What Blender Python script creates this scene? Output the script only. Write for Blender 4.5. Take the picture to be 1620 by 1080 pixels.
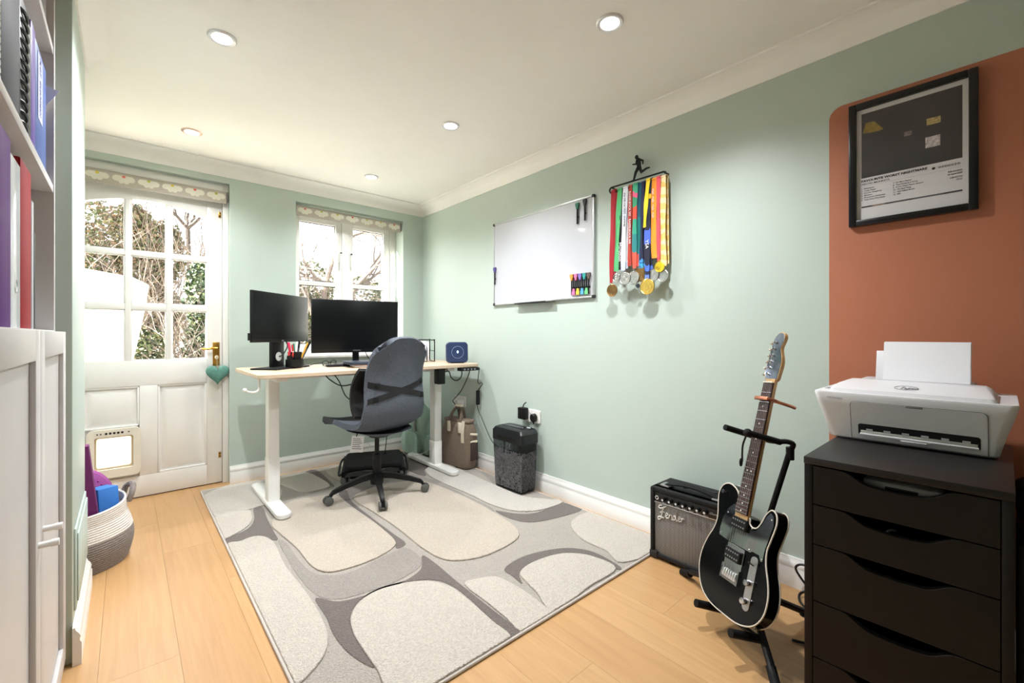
import bpy, bmesh, math, random
from mathutils import Vector, Matrix
random.seed(7)
S = bpy.context.scene
for o in list(bpy.data.objects): bpy.data.objects.remove(o)
COL = S.collection
R = math.radians; PI = math.pi
# ------------------------------------------------------------------ camera
HC = 1.02; FPX = 690.0; AZ = math.atan2(610, FPX)
cd = bpy.data.cameras.new('camera'); cam = bpy.data.objects.new('camera', cd); COL.objects.link(cam)
cd.sensor_width = 36.0; cd.lens = FPX / 1620 * 36; cd.shift_y = -10 / 1620; cd.clip_start = 0.02; cd.clip_end = 200
cam.location = (0, 0, HC); cam.rotation_euler = (PI / 2, 0, -AZ)
S.camera = cam
# ------------------------------------------------------------------ world, sun, exposure
W = bpy.data.worlds.new('World'); S.world = W; W.use_nodes = True
nt = W.node_tree; bg = nt.nodes['Background']
tc = nt.nodes.new('ShaderNodeTexCoord'); sx = nt.nodes.new('ShaderNodeSeparateXYZ'); cr = nt.nodes.new('ShaderNodeValToRGB')
nt.links.new(tc.outputs['Generated'], sx.inputs[0]); nt.links.new(sx.outputs['Z'], cr.inputs['Fac']); nt.links.new(cr.outputs['Color'], bg.inputs['Color'])
cr.color_ramp.elements[0].position = 0.0; cr.color_ramp.elements[0].color = (0.98, 0.98, 1.0, 1)
cr.color_ramp.elements[1].position = 0.8; cr.color_ramp.elements[1].color = (0.72, 0.84, 1.0, 1)
bg.inputs['Strength'].default_value = 2.0
sd = bpy.data.lights.new('sun', 'SUN'); sun = bpy.data.objects.new('sun', sd); COL.objects.link(sun)
sd.energy = 55.0; sd.angle = R(0.6); sd.color = (1, 0.94, 0.84)
sun.rotation_euler = Vector((0.88, -0.24, -0.44)).to_track_quat('-Z', 'Y').to_euler()
S.view_settings.view_transform = 'Standard'; S.view_settings.look = 'None'; S.view_settings.gamma = 1
S.view_settings.use_curve_mapping = False; S.view_settings.exposure = 1.4
LAMP = 33.0      # watts of each ceiling downlight
def portal(name, x, y, z, w, h):
    l = bpy.data.lights.new(name, 'AREA'); l.shape = 'RECTANGLE'; l.size = w; l.size_y = h; l.cycles.is_portal = True
    o = bpy.data.objects.new(name, l); COL.objects.link(o); o.location = (x, y, z); o.rotation_euler = (-PI / 2, 0, 0)
portal('portal_door', 0.107, 3.80, 1.36, 0.66, 1.08)
portal('portal_window', 1.4, 3.80, 1.45, 0.9, 1.2)

# ------------------------------------------------------------------ helpers
def lin(c):
    def f(v):
        v /= 255.0
        return v / 12.92 if v <= .04045 else ((v + .055) / 1.055) ** 2.4
    return (f(c[0]), f(c[1]), f(c[2]), 1)
MATS = {}
def mat(name, col, rough=0.5, metal=0.0, var=0.06, vscale=8.0, bump=0.0, bscale=60.0, spec=0.5, coat=0.0, trans=0.0, emit=0.0, stretch=None, alpha=1.0, sheen=0.0):
    if name in MATS: return MATS[name]
    m = bpy.data.materials.new(name); m.use_nodes = True; t = m.node_tree; b = t.nodes['Principled BSDF']
    c = lin(col)
    tcn = t.nodes.new('ShaderNodeTexCoord'); src = tcn.outputs['Object']
    if stretch:
        mp = t.nodes.new('ShaderNodeMapping'); mp.inputs['Scale'].default_value = stretch
        t.links.new(src, mp.inputs[0]); src = mp.outputs[0]
    nz = t.nodes.new('ShaderNodeTexNoise'); nz.inputs['Scale'].default_value = vscale; nz.inputs['Detail'].default_value = 4
    t.links.new(src, nz.inputs['Vector'])
    rp = t.nodes.new('ShaderNodeValToRGB'); rp.color_ramp.elements[0].position = .3; rp.color_ramp.elements[1].position = .7
    rp.color_ramp.elements[0].color = tuple(max(0, v * (1 - var)) for v in c[:3]) + (1,)
    rp.color_ramp.elements[1].color = tuple(min(1, v * (1 + var)) for v in c[:3]) + (1,)
    t.links.new(nz.outputs['Fac'], rp.inputs['Fac']); t.links.new(rp.outputs['Color'], b.inputs['Base Color'])
    b.inputs['Roughness'].default_value = rough; b.inputs['Metallic'].default_value = metal
    b.inputs['Specular IOR Level'].default_value = spec; b.inputs['Coat Weight'].default_value = coat; b.inputs['Coat Roughness'].default_value = .05
    b.inputs['Transmission Weight'].default_value = trans; b.inputs['Sheen Weight'].default_value = sheen
    b.inputs['Alpha'].default_value = alpha
    if emit:
        b.inputs['Emission Color'].default_value = c; b.inputs['Emission Strength'].default_value = emit
    if bump:
        n2 = t.nodes.new('ShaderNodeTexNoise'); n2.inputs['Scale'].default_value = bscale; n2.inputs['Detail'].default_value = 3
        t.links.new(src, n2.inputs['Vector'])
        bp = t.nodes.new('ShaderNodeBump'); bp.inputs['Strength'].default_value = bump; bp.inputs['Distance'].default_value = .004
        t.links.new(n2.outputs['Fac'], bp.inputs['Height']); t.links.new(bp.outputs['Normal'], b.inputs['Normal'])
    MATS[name] = m
    return m
def glass_mat(name, tint=(255, 255, 255), gloss=0.08, rough=0.02, diffuse=0.0, dcol=(255, 255, 255), noise=0.0):
    if name in MATS: return MATS[name]
    m = bpy.data.materials.new(name); m.use_nodes = True; t = m.node_tree
    for n in list(t.nodes): t.nodes.remove(n)
    out = t.nodes.new('ShaderNodeOutputMaterial'); tr = t.nodes.new('ShaderNodeBsdfTransparent'); tr.inputs[0].default_value = lin(tint)
    gl = t.nodes.new('ShaderNodeBsdfGlossy'); gl.inputs['Roughness'].default_value = rough
    lw = t.nodes.new('ShaderNodeLayerWeight'); lw.inputs['Blend'].default_value = .5      # Schlick reflectance, alike on both faces of a pane
    pw = t.nodes.new('ShaderNodeMath'); pw.operation = 'POWER'; pw.inputs[1].default_value = 5; t.links.new(lw.outputs['Facing'], pw.inputs[0])
    fr = t.nodes.new('ShaderNodeMath'); fr.operation = 'MULTIPLY_ADD'; fr.inputs[1].default_value = .9; fr.inputs[2].default_value = .03; t.links.new(pw.outputs[0], fr.inputs[0])
    mx = t.nodes.new('ShaderNodeMixShader'); t.links.new(fr.outputs[0], mx.inputs[0]); t.links.new(tr.outputs[0], mx.inputs[1]); t.links.new(gl.outputs[0], mx.inputs[2])
    last = mx
    if diffuse:
        tl = t.nodes.new('ShaderNodeBsdfTranslucent'); tl.inputs[0].default_value = lin(dcol)
        m2 = t.nodes.new('ShaderNodeMixShader'); m2.inputs[0].default_value = diffuse
        if noise:
            nz = t.nodes.new('ShaderNodeTexNoise'); nz.inputs['Scale'].default_value = noise
            mr = t.nodes.new('ShaderNodeMapRange'); mr.inputs['To Min'].default_value = diffuse - .15; mr.inputs['To Max'].default_value = min(1, diffuse + .15)
            t.links.new(nz.outputs['Fac'], mr.inputs[0]); t.links.new(mr.outputs[0], m2.inputs[0])
        t.links.new(mx.outputs[0], m2.inputs[1]); t.links.new(tl.outputs[0], m2.inputs[2]); last = m2
    t.links.new(last.outputs[0], out.inputs[0])
    MATS[name] = m
    return m

FW = Vector((math.sin(AZ), math.cos(AZ), 0)); RT = Vector((math.cos(AZ), -math.sin(AZ), 0))
def at(u, v, X=None, Y=None, Z=None):
    """point of the room on a known plane, measured from the photograph"""
    r = FW + RT * ((u - 810) / FPX) + Vector((0, 0, (530 - v) / FPX))
    k = X / r.x if X is not None else (Y / r.y if Y is not None else (Z - HC) / r.z)
    p = r * k; p.z += HC
    return p

def smooth_path(pts, n=6, closed=False):
    pts = [Vector(p) for p in pts]; out = []; N = len(pts)
    rng = N if closed else N - 1
    for i in range(rng):
        if closed: p0, p1, p2, p3 = pts[i - 1], pts[i], pts[(i + 1) % N], pts[(i + 2) % N]
        else: p0, p1, p2, p3 = pts[max(i - 1, 0)], pts[i], pts[i + 1], pts[min(i + 2, N - 1)]
        for k in range(n):
            t = k / n
            out.append(.5 * ((2 * p1) + (p2 - p0) * t + (2 * p0 - 5 * p1 + 4 * p2 - p3) * t * t + (3 * p1 - p0 - 3 * p2 + p3) * t ** 3))
    if not closed: out.append(pts[-1])
    return out
def rrect(w, h, r, n=5, cx=0, cy=0):
    o = []
    for (sx_, sy_, a0) in ((1, 1, 0), (-1, 1, 90), (-1, -1, 180), (1, -1, 270)):
        for k in range(n + 1):
            a = R(a0 + 90 * k / n)
            o.append((cx + sx_ * (w / 2 - r) + r * math.cos(a), cy + sy_ * (h / 2 - r) + r * math.sin(a)))
    return o

class B:
    def __init__(s): s.bm = bmesh.new()
    def _m(s, vs, M):
        if M is not None: bmesh.ops.transform(s.bm, matrix=M, verts=vs)
    def box(s, x0, x1, y0, y1, z0, z1, bev=0.0, seg=2, M=None):
        g = bmesh.ops.create_cube(s.bm, size=1.0); vs = g['verts']
        for v in vs:
            v.co = Vector((x0 + (v.co.x + .5) * (x1 - x0), y0 + (v.co.y + .5) * (y1 - y0), z0 + (v.co.z + .5) * (z1 - z0)))
        if bev > 0:
            es = list({e for v in vs for e in v.link_edges})
            r = bmesh.ops.bevel(s.bm, geom=es, offset=bev, segments=seg, affect='EDGES', profile=.5)
            vs = list({v for f in r['faces'] for v in f.verts} | {v for v in vs if v.is_valid})
        s._m(vs, M); return s
    def ring(s, pts, close=True): return [s.bm.verts.new(p) for p in pts]
    def loft(s, rings, closed=True, cap0=True, cap1=True):
        rs = [s.ring([Vector(p) for p in r]) for r in rings]; n = len(rs[0])
        for a, b in zip(rs, rs[1:]):
            for i in range(n if closed else n - 1):
                j = (i + 1) % n
                s.bm.faces.new((a[i], a[j], b[j], b[i]))
        if cap0 and closed: s.bm.faces.new(rs[0][::-1])
        if cap1 and closed: s.bm.faces.new(rs[-1])
        return [v for r in rs for v in r]
    def prism(s, poly, z0, z1, M=None, bev=0.0):
        if bev > 0:
            c = Vector((sum(p[0] for p in poly) / len(poly), sum(p[1] for p in poly) / len(poly)))
            def ins(d):
                n = len(poly); o = []
                area = sum(poly[i][0] * poly[(i + 1) % n][1] - poly[(i + 1) % n][0] * poly[i][1] for i in range(n))
                sg = 1 if area > 0 else -1
                for i in range(n):
                    a = Vector(poly[i - 1]); b = Vector(poly[(i + 1) % n]); t = (b - a)
                    if t.length < 1e-9: o.append(poly[i]); continue
                    t.normalize(); nn = Vector((-t.y, t.x)) * sg
                    o.append((poly[i][0] + nn.x * d, poly[i][1] + nn.y * d))
                return o
            p1 = ins(bev)
            rings = [[(p[0], p[1], z0) for p in p1], [(p[0], p[1], z0 + bev) for p in poly], [(p[0], p[1], z1 - bev) for p in poly], [(p[0], p[1], z1) for p in p1]]
        else: rings = [[(p[0], p[1], z0) for p in poly], [(p[0], p[1], z1) for p in poly]]
        s._m(s.loft(rings), M); return s
    def tube(s, pts, r, n=8, cap=True, closed=False, flat=None):
        pts = [Vector(p) for p in pts]; N = len(pts); rings = []; up = None
        for i, p in enumerate(pts):
            if closed: d = pts[(i + 1) % N] - pts[i - 1]
            else: d = pts[min(i + 1, N - 1)] - pts[max(i - 1, 0)]
            if d.length < 1e-9: d = Vector((0, 0, 1))
            d.normalize()
            if up is None:
                up = Vector((0, 0, 1)) if abs(d.z) < .9 else Vector((1, 0, 0))
            a = d.cross(up)
            if a.length < 1e-6: a = d.orthogonal()
            a.normalize(); up = a.cross(d).normalized()
            rr = r[i] if isinstance(r, (list, tuple)) else r
            rings.append([p + a * (rr * math.cos(2 * PI * k / n)) + up * (rr * math.sin(2 * PI * k / n)) for k in range(n)])
        if closed:
            rings.append(rings[0]); s.loft(rings, cap0=False, cap1=False); bmesh.ops.remove_doubles(s.bm, verts=s.bm.verts, dist=1e-6)
        else: s.loft(rings, cap0=cap, cap1=cap)
        return s
    def cyl(s, p0, p1, r0, r1=None, n=20):
        return s.tube([p0, p1], [r0, r0 if r1 is None else r1], n)
    def lathe(s, prof, n=28, M=None, cap0=True, cap1=True):
        rings = [[(max(r, 1e-5) * math.cos(2 * PI * k / n), max(r, 1e-5) * math.sin(2 * PI * k / n), z) for k in range(n)] for r, z in prof]
        s._m(s.loft(rings, cap0=cap0, cap1=cap1), M); return s
    def sphere(s, c, rx, ry=None, rz=None, u=16, v=10, M=None):
        g = bmesh.ops.create_uvsphere(s.bm, u_segments=u, v_segments=v, radius=1.0); ry = ry or rx; rz = rz or rx
        for w in g['verts']: w.co = Vector((c[0] + w.co.x * rx, c[1] + w.co.y * ry, c[2] + w.co.z * rz))
        s._m(g['verts'], M); return s
    def grid(s, fn, nu, nv, thick=0.0, closed_u=False):
        """surface fn(u,v) in 0..1; with thickness along the surface normal"""
        def pt(i, j): return Vector(fn(i / nu, j / nv))
        P0 = [[pt(i, j) for j in range(nv + 1)] for i in range(nu + 1)]
        V0 = [[s.bm.verts.new(p) for p in row] for row in P0]
        for i in range(nu):
            for j in range(nv): s.bm.faces.new((V0[i][j], V0[i + 1][j], V0[i + 1][j + 1], V0[i][j + 1]))
        if thick:
            N = [[None] * (nv + 1) for _ in range(nu + 1)]
            for i in range(nu + 1):
                for j in range(nv + 1):
                    a = P0[min(i + 1, nu)][j] - P0[max(i - 1, 0)][j]; b = P0[i][min(j + 1, nv)] - P0[i][max(j - 1, 0)]
                    nn = a.cross(b); N[i][j] = nn.normalized() if nn.length > 1e-12 else Vector((0, 0, 1))
            V1 = [[s.bm.verts.new(P0[i][j] - N[i][j] * thick) for j in range(nv + 1)] for i in range(nu + 1)]
            for i in range(nu):
                for j in range(nv): s.bm.faces.new((V1[i][j + 1], V1[i + 1][j + 1], V1[i + 1][j], V1[i][j]))
            for i in range(nu):
                s.bm.faces.new((V0[i][0], V1[i][0], V1[i + 1][0], V0[i + 1][0])); s.bm.faces.new((V0[i + 1][nv], V1[i + 1][nv], V1[i][nv], V0[i][nv]))
            for j in range(nv):
                s.bm.faces.new((V0[0][j + 1], V1[0][j + 1], V1[0][j], V0[0][j])); s.bm.faces.new((V0[nu][j], V1[nu][j], V1[nu][j + 1], V0[nu][j + 1]))
        return s
    def text(s, txt, size, M, ext=0.0004, align='LEFT', shear=0.0, sx_=1.0, bold=0.0):
        c = bpy.data.curves.new('lettering', 'FONT'); c.body = txt; c.size = size; c.extrude = ext; c.align_x = align; c.shear = shear; c.resolution_u = 2; c.offset = bold
        o = bpy.data.objects.new('lettering', c); me = bpy.data.meshes.new_from_object(o)
        n0 = len(s.bm.verts); s.bm.from_mesh(me); s.bm.verts.ensure_lookup_table()
        vs = [s.bm.verts[i] for i in range(n0, len(s.bm.verts))]
        for v in vs: v.co.x *= sx_
        s._m(vs, M); bpy.data.objects.remove(o); bpy.data.curves.remove(c); bpy.data.meshes.remove(me); return s
    def xform(s, M): bmesh.ops.transform(s.bm, matrix=M, verts=s.bm.verts); return s
    def build(s, name, m, parent=None, ang=35, loc=None, **props):
        bmesh.ops.recalc_face_normals(s.bm, faces=s.bm.faces)
        me = bpy.data.meshes.new(name); s.bm.to_mesh(me); s.bm.free()
        me.shade_smooth(); me.set_sharp_from_angle(angle=R(ang))
        me.materials.append(m)
        o = bpy.data.objects.new(name, me); COL.objects.link(o)
        if parent is not None: o.parent = parent
        if loc is not None: o.location = loc
        for k, v in props.items(): o[k] = v
        return o
def thing(name, label, cat, loc=(0, 0, 0), rotz=0.0, group=None, M=None):
    o = bpy.data.objects.new(name, None); COL.objects.link(o); o.empty_display_size = .05
    if M is not None: o.matrix_world = M
    else: o.location = loc; o.rotation_euler = (0, 0, rotz)
    o['label'] = label; o['category'] = cat
    if group: o['group'] = group
    return o
def structure(name, loc=(0, 0, 0)):
    o = bpy.data.objects.new(name, None); COL.objects.link(o); o.location = loc; o['kind'] = 'structure'; o.empty_display_size = .05
    return o
def tag(o, label, cat, group=None):
    o['label'] = label; o['category'] = cat
    if group: o['group'] = group
    return o
def child(src, parent, M=None):
    c = src.copy(); COL.objects.link(c); c.parent = parent
    if M is not None: c.matrix_local = M
    return c
def T(x, y, z): return Matrix.Translation((x, y, z))
def RZ(a): return Matrix.Rotation(a, 4, 'Z')
def RX(a): return Matrix.Rotation(a, 4, 'X')
def RY(a): return Matrix.Rotation(a, 4, 'Y')
def basis(o, x, y, z):
    return Matrix(((x[0], y[0], z[0], o[0]), (x[1], y[1], z[1], o[1]), (x[2], y[2], z[2], o[2]), (0, 0, 0, 1)))
# a frame standing on the right wall and facing the room: local x runs to the viewer's right (-Y), local y up, local z out of the wall (-X)
def onright(x, y, z): return basis((x, y, z), (0, -1, 0), (0, 0, 1), (-1, 0, 0))
# the same on the back wall: x to the right (+X), y up, z into the room (-Y)
def onback(x, y, z): return basis((x, y, z), (1, 0, 0), (0, 0, 1), (0, -1, 0))

# ------------------------------------------------------------------ materials
GREEN = mat('green_wall_paint', (191, 205, 196), .42, var=.012, vscale=3, bump=.03, bscale=180)
WHITEP = mat('white_gloss_paint', (240, 238, 234), .3, var=.015, bump=.02, bscale=40)
CEIL = mat('ceiling_paint', (248, 246, 241), .8, var=.01, bump=.03, bscale=120)
ORANGE = mat('terracotta_paint', (184, 116, 87), .5, var=.02, vscale=4, bump=.04, bscale=160)
BLACK = mat('black_plastic', (14, 14, 15), .42, var=.15, spec=.35)
BLACKM = mat('matt_black_metal', (11, 11, 12), .5, var=.15, spec=.35)
BLACKR = mat('black_rubber', (10, 10, 11), .7, var=.2, bump=.1, spec=.3)
WHITEM = mat('white_powder_coat', (238, 237, 233), .4, var=.02)
CHROME = mat('chrome', (225, 225, 228), .12, 1.0, var=.03)
STEEL = mat('brushed_steel', (190, 190, 192), .3, 1.0, var=.06, vscale=40)
BRASS = mat('brass', (196, 150, 70), .28, 1.0, var=.1, vscale=30)
GLASS = glass_mat('window_glass')
PAPER = mat('white_paper', (240, 240, 244), .7, var=.01)
DARKTXT = mat('dark_print', (28, 28, 30), .7, var=.05)
CABLE = mat('black_cable', (16, 16, 17), .5, var=.1)
CABLEW = mat('white_cable', (225, 223, 218), .5, var=.03)

# ------------------------------------------------------------------ room shell
XR = 2.04; YB = 3.54; ZC = 2.19; YN = -1.25; XL = -0.45; PX = -0.125; PY0, PY1 = 1.92, 2.45
DX0, DX1, DZ1 = -0.315, 0.532, 2.06       # door opening
WX0, WX1, WZ0, WZ1 = 0.956, 1.841, 0.866, 2.03
b = B(); Y2 = YB + .26
b.box(XL - .1, DX0, YB, Y2, 0, ZC); b.box(DX0, DX1, YB, Y2, DZ1, ZC); b.box(DX1, WX0, YB, Y2, 0, ZC)
b.box(WX0, WX1, YB, Y2, 0, WZ0); b.box(WX0, WX1, YB, Y2, WZ1, ZC); b.box(WX1, XR + .1, YB, Y2, 0, ZC)
b.build('wall_back', GREEN, kind='structure')
wr = B().box(XR, XR + .1, YN - .1, YB, 0, ZC).build('wall_right', GREEN, kind='structure')
B().box(XL - .1, XL, YN - .1, YB, 0, ZC).build('wall_left', GREEN, kind='structure')
B().box(XL, XR, YN - .1, YN, 0, ZC).build('wall_front', GREEN, kind='structure')
pier = B().box(XL, PX, PY0, PY1, 0, ZC, .004).build('wall_pier', GREEN, kind='structure')
b = B(); b.box(PX, PX + .006, 1.955, 2.41, .145, .405, .003); b.box(PX + .006, PX + .011, 1.975, 2.39, .165, .385, .003)
b.build('access_panel', GREEN, pier)
B().box(XL - .1, XR + .1, YN - .1, Y2, ZC, ZC + .1).build('ceiling', CEIL, kind='structure')
# painted terracotta block with a rounded top corner, a hair proud of the wall
poly = [(-(-1.2), .12)]
yl, zt, rr_ = 0.452, 1.893, .045
pts = [(-YN, .12), (-YN, zt)]
for k in range(9):
    a = PI / 2 + PI / 2 * k / 8
    pts.append((-yl + rr_ + rr_ * math.cos(a), zt - rr_ + rr_ * math.sin(a)))
pts.append((-yl, .12))
B().prism([(p[0], p[1]) for p in pts], 0, .0012, M=onright(XR, 0, 0)).build('painted_panel', ORANGE, wr)
# skirting and cornice: a profile swept along each wall
SK = [(0, 0), (.021, 0), (.021, .068), (.017, .074), (.017, .082), (.019, .088), (.014, .100), (.008, .108), (.006, .117), (0, .117)]
CO = [(0, ZC - .09), (.006, ZC - .09), (.008, ZC - .083)] + [(.008 + .062 * (1 - math.cos(a)), ZC - .083 + .074 * math.sin(a)) for a in [R(15 * k) for k in range(1, 7)]] + [(.076, ZC - .009), (.076, ZC), (0, ZC)]
def sweep(name, prof, p0, p1, nrm, m, mit0=0, mit1=0):
    p0 = Vector(p0); p1 = Vector(p1); n = Vector(nrm); d = (p1 - p0).normalized(); b = B()
    b.loft([[p0 + n * t + d * (t * mit0) + Vector((0, 0, z)) for t, z in prof], [p1 + n * t - d * (t * mit1) + Vector((0, 0, z)) for t, z in prof]])
    return b.build(name, m, None, 50, kind='structure')
sweep('baseboard_back', SK, (DX1, YB, 0), (XR, YB, 0), (0, -1, 0), WHITEP, 0, 1)
sweep('baseboard_right', SK, (XR, YB, 0), (XR, YN, 0), (-1, 0, 0), WHITEP, 1, 0)
sweep('baseboard_pier', SK, (PX, PY0 - .02, 0), (PX, PY1 + .015, 0), (1, 0, 0), WHITEP)
sweep('baseboard_left', SK, (XL, PY1, 0), (XL, YB, 0), (1, 0, 0), WHITEP)
sweep('trim_1', CO, (XL, YB, 0), (XR, YB, 0), (0, -1, 0), CEIL, 0, 1)
sweep('trim_2', CO, (XR, YB, 0), (XR, YN, 0), (-1, 0, 0), CEIL, 1, 0)
sweep('trim_3', CO, (PX, PY0 - .07, 0), (PX, PY1 + .06, 0), (1, 0, 0), CEIL)
# floor boards, laid along the room
fl = B().box(XL, XR, YN, YB + .12, -.04, -.0085).build('floor', mat('floor_substrate', (120, 84, 50), .8), kind='structure')
def wood_floor(i, base):
    m = bpy.data.materials.new('oak_laminate_%d' % i); m.use_nodes = True; t = m.node_tree; bs = t.nodes['Principled BSDF']
    tcn = t.nodes.new('ShaderNodeTexCoord'); oi = t.nodes.new('ShaderNodeObjectInfo'); vm = t.nodes.new('ShaderNodeVectorMath'); vm.operation = 'ADD'
    vs = t.nodes.new('ShaderNodeVectorMath'); vs.operation = 'SCALE'; vs.inputs['Scale'].default_value = 7.3
    t.links.new(oi.outputs['Location'], vs.inputs[0]); t.links.new(tcn.outputs['Object'], vm.inputs[0]); t.links.new(vs.outputs[0], vm.inputs[1])
    mp = t.nodes.new('ShaderNodeMapping'); mp.inputs['Scale'].default_value = (26, 1.3, 1); t.links.new(vm.outputs[0], mp.inputs[0])
    n1 = t.nodes.new('ShaderNodeTexNoise'); n1.inputs['Scale'].default_value = 1.6; n1.inputs['Detail'].default_value = 7; n1.inputs['Distortion'].default_value = .8
    t.links.new(mp.outputs[0], n1.inputs['Vector'])
    mp2 = t.nodes.new('ShaderNodeMapping'); mp2.inputs['Scale'].default_value = (90, 3, 1); t.links.new(vm.outputs[0], mp2.inputs[0])
    n2 = t.nodes.new('ShaderNodeTexNoise'); n2.inputs['Scale'].default_value = 2; n2.inputs['Detail'].default_value = 2; t.links.new(mp2.outputs[0], n2.inputs['Vector'])
    ad = t.nodes.new('ShaderNodeMath'); ad.operation = 'MULTIPLY_ADD'; ad.inputs[1].default_value = .35; t.links.new(n2.outputs['Fac'], ad.inputs[0]); t.links.new(n1.outputs['Fac'], ad.inputs[2])
    rp = t.nodes.new('ShaderNodeValToRGB'); e = rp.color_ramp.elements; e[0].position = .45; e[1].position = .85
    c = lin(base); e[0].color = (c[0] * .92, c[1] * .89, c[2] * .84, 1); e[1].color = (min(1, c[0] * 1.05), min(1, c[1] * 1.05), min(1, c[2] * 1.05), 1)
    t.links.new(ad.outputs[0], rp.inputs['Fac']); t.links.new(rp.outputs['Color'], bs.inputs['Base Color'])
    bs.inputs['Roughness'].default_value = .34
    return m
FLM = [wood_floor(i, c) for i, c in enumerate(((192, 151, 104), (189, 147, 100), (195, 154, 107)))]
PW, PL = .192, 1.29; ci = 0; x = XL + .002; protos = {}
while x < XR - .01:
    w = min(PW, XR - x); off = (ci * .437) % PL; y = YN - off
    while y < YB + .11:
        y0 = max(y, YN + .001); y1 = min(y + PL, YB + .115)
        if y1 - y0 > .02:
            key = (round(w, 4), round(y1 - y0, 4), random.randrange(3))
            if key not in protos:
                o = B().box(.0003, w - .0003, .0003, y1 - y0 - .0003, -.008, 0).build('floor_board', FLM[key[2]], fl); protos[key] = o
            else: o = child(protos[key], fl)
            o.location = (x, y0, 0)
        y += PL
    x += PW; ci += 1
# ------------------------------------------------------------------ door
YD = 3.60
door = structure('door_1', (0.107, YD, 0))
ML = T(-0.107, -YD, 0)
def dbox(name, x0, x1, z0, z1, y0=YD, y1=YD + .045, m=WHITEP, bev=.002, par=door):
    return B().box(x0, x1, y0, y1, z0, z1, bev, M=ML).build(name, m, par)
dbox('stile', -.285, -.197, .006, 1.985); dbox('stile', .411, .497, .006, 1.985)
dbox('bottom_rail', -.197, .411, .006, .137); dbox('lock_rail', -.197, .411, .702, .86); dbox('middle_stile', .062, .150, .137, .702)
arch = [(-.197, 1.985)] + [(-.197 + .608 * k / 16, 1.872 - .06 * ((-.197 + .608 * k / 16 - .107) / .304) ** 2) for k in range(17)] + [(.411, 1.985)]
B().prism([(p[0], p[1]) for p in arch], 0, .045, M=ML @ basis((0, YD + .045, 0), (1, 0, 0), (0, 0, 1), (0, -1, 0))).build('top_rail', WHITEP, door)
CX = [(-.197, -.007), (.021, .194), (.221, .411)]; RZs = [(.86, 1.18), (1.217, 1.517), (1.546, 1.872)]
for x0, x1 in ((-.007, .021), (.194, .221)): dbox('glazing_bar', x0, x1, .86, 1.872, YD + .004, YD + .041)
for z0, z1 in ((1.18, 1.217), (1.517, 1.546)):
    for x0, x1 in CX: dbox('glazing_bar', x0, x1, z0, z1, YD + .004, YD + .041)
for x0, x1 in CX:
    for i, (z0, z1) in enumerate(RZs):
        zz = z1 if i < 2 else 1.90
        dbox('pane', x0 - .004, x1 + .004, z0 - .004, zz, YD + .02, YD + .023, GLASS, 0)
        f = B()                                       # putty bead round each pane
        t_ = .007
        f.box(x0, x0 + t_, YD + .010, YD + .018, z0, z1, .002); f.box(x1 - t_, x1, YD + .010, YD + .018, z0, z1, .002); f.box(x0, x1, YD + .010, YD + .018, z0, z0 + t_, .002)
        if i < 2: f.box(x0, x1, YD + .010, YD + .018, z1 - t_, z1, .002)
        f.xform(ML).build('glazing_bead', WHITEP, door)
def dpanel(x0, x1, z0, z1):
    p = B(); p.box(x0, x1, YD + .016, YD + .036, z0, z1)
    p.loft([[(x0 + .02, YD + .016, z0 + .02), (x1 - .02, YD + .016, z0 + .02), (x1 - .02, YD + .016, z1 - .02), (x0 + .02, YD + .016, z1 - .02)],
            [(x0 + .05, YD + .006, z0 + .05), (x1 - .05, YD + .006, z0 + .05), (x1 - .05, YD + .006, z1 - .05), (x0 + .05, YD + .006, z1 - .05)]])
    for a in ((x0, x0 + .012, z0, z1), (x1 - .012, x1, z0, z1), (x0, x1, z0, z0 + .012), (x0, x1, z1 - .012, z1)): p.box(a[0], a[1], YD + .003, YD + .017, a[2], a[3], .004)
    return p.xform(ML).build('panel', WHITEP, door, 25)
dpanel(.150, .411, .137, .702); dpanel(-.197, .062, .45, .702)
b = B(); b.box(-.197, -.15, YD + .016, YD + .036, .137, .45); b.box(.015, .062, YD + .016, YD + .036, .137, .45); b.box(-.15, .015, YD + .016, YD + .036, .137, .215); b.box(-.15, .015, YD + .016, YD + .036, .41, .45)
b.xform(ML).build('panel_lower', WHITEP, door)
CATW = mat('aged_white_plastic', (232, 226, 212), .4, var=.04)
def ring_prism(b, outer, inner, z0, z1, M):
    n = len(outer); vs = []
    rs = [[(p[0], p[1], z) for p in q] for q, z in ((outer, z0), (outer, z1), (inner, z1), (inner, z0), (outer, z0))]
    b._m(b.loft(rs, cap0=False, cap1=False), M); return b
cw = (-.178 + .068) / 2; cz = .305
b = B(); ring_prism(b, rrect(.246, .292, .03, 6, cw, cz), rrect(.176, .196, .012, 6, cw - .001, cz + .004), 0, .032, ML @ onback(0, YD + .002, 0)); bmesh.ops.remove_doubles(b.bm, verts=b.bm.verts, dist=1e-6)
cat = b.build('cat_flap', CATW, door, 40)
b = B(); ring_prism(b, rrect(.178, .198, .012, 6, cw - .001, cz + .004), rrect(.156, .176, .010, 6, cw - .001, cz + .004), -.02, .012, ML @ onback(0, YD, 0)); bmesh.ops.remove_doubles(b.bm, verts=b.bm.verts, dist=1e-6)
b.build('flap_rim', mat('flap_brown_seal', (196, 178, 150), .5), cat)
B().box(cw - .078, cw + .078, YD + .004, YD + .008, cz - .084, cz + .092, M=ML).build('flap_pane', glass_mat('frosted_flap', diffuse=.55, noise=70), cat)
b = B()
for k, (dx, rr) in enumerate(((-.075, .004), (-.06, .004), (-.036, .0065), (-.018, .0065), (0, .0065), (.018, .0065), (.036, .0065), (.066, .004))):
    b.cyl((cw + dx, YD - .0315, cz + .123), (cw + dx, YD - .0285, cz + .123), rr, n=12)
b.xform(ML).build('vent_hole', BLACK, cat)
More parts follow.
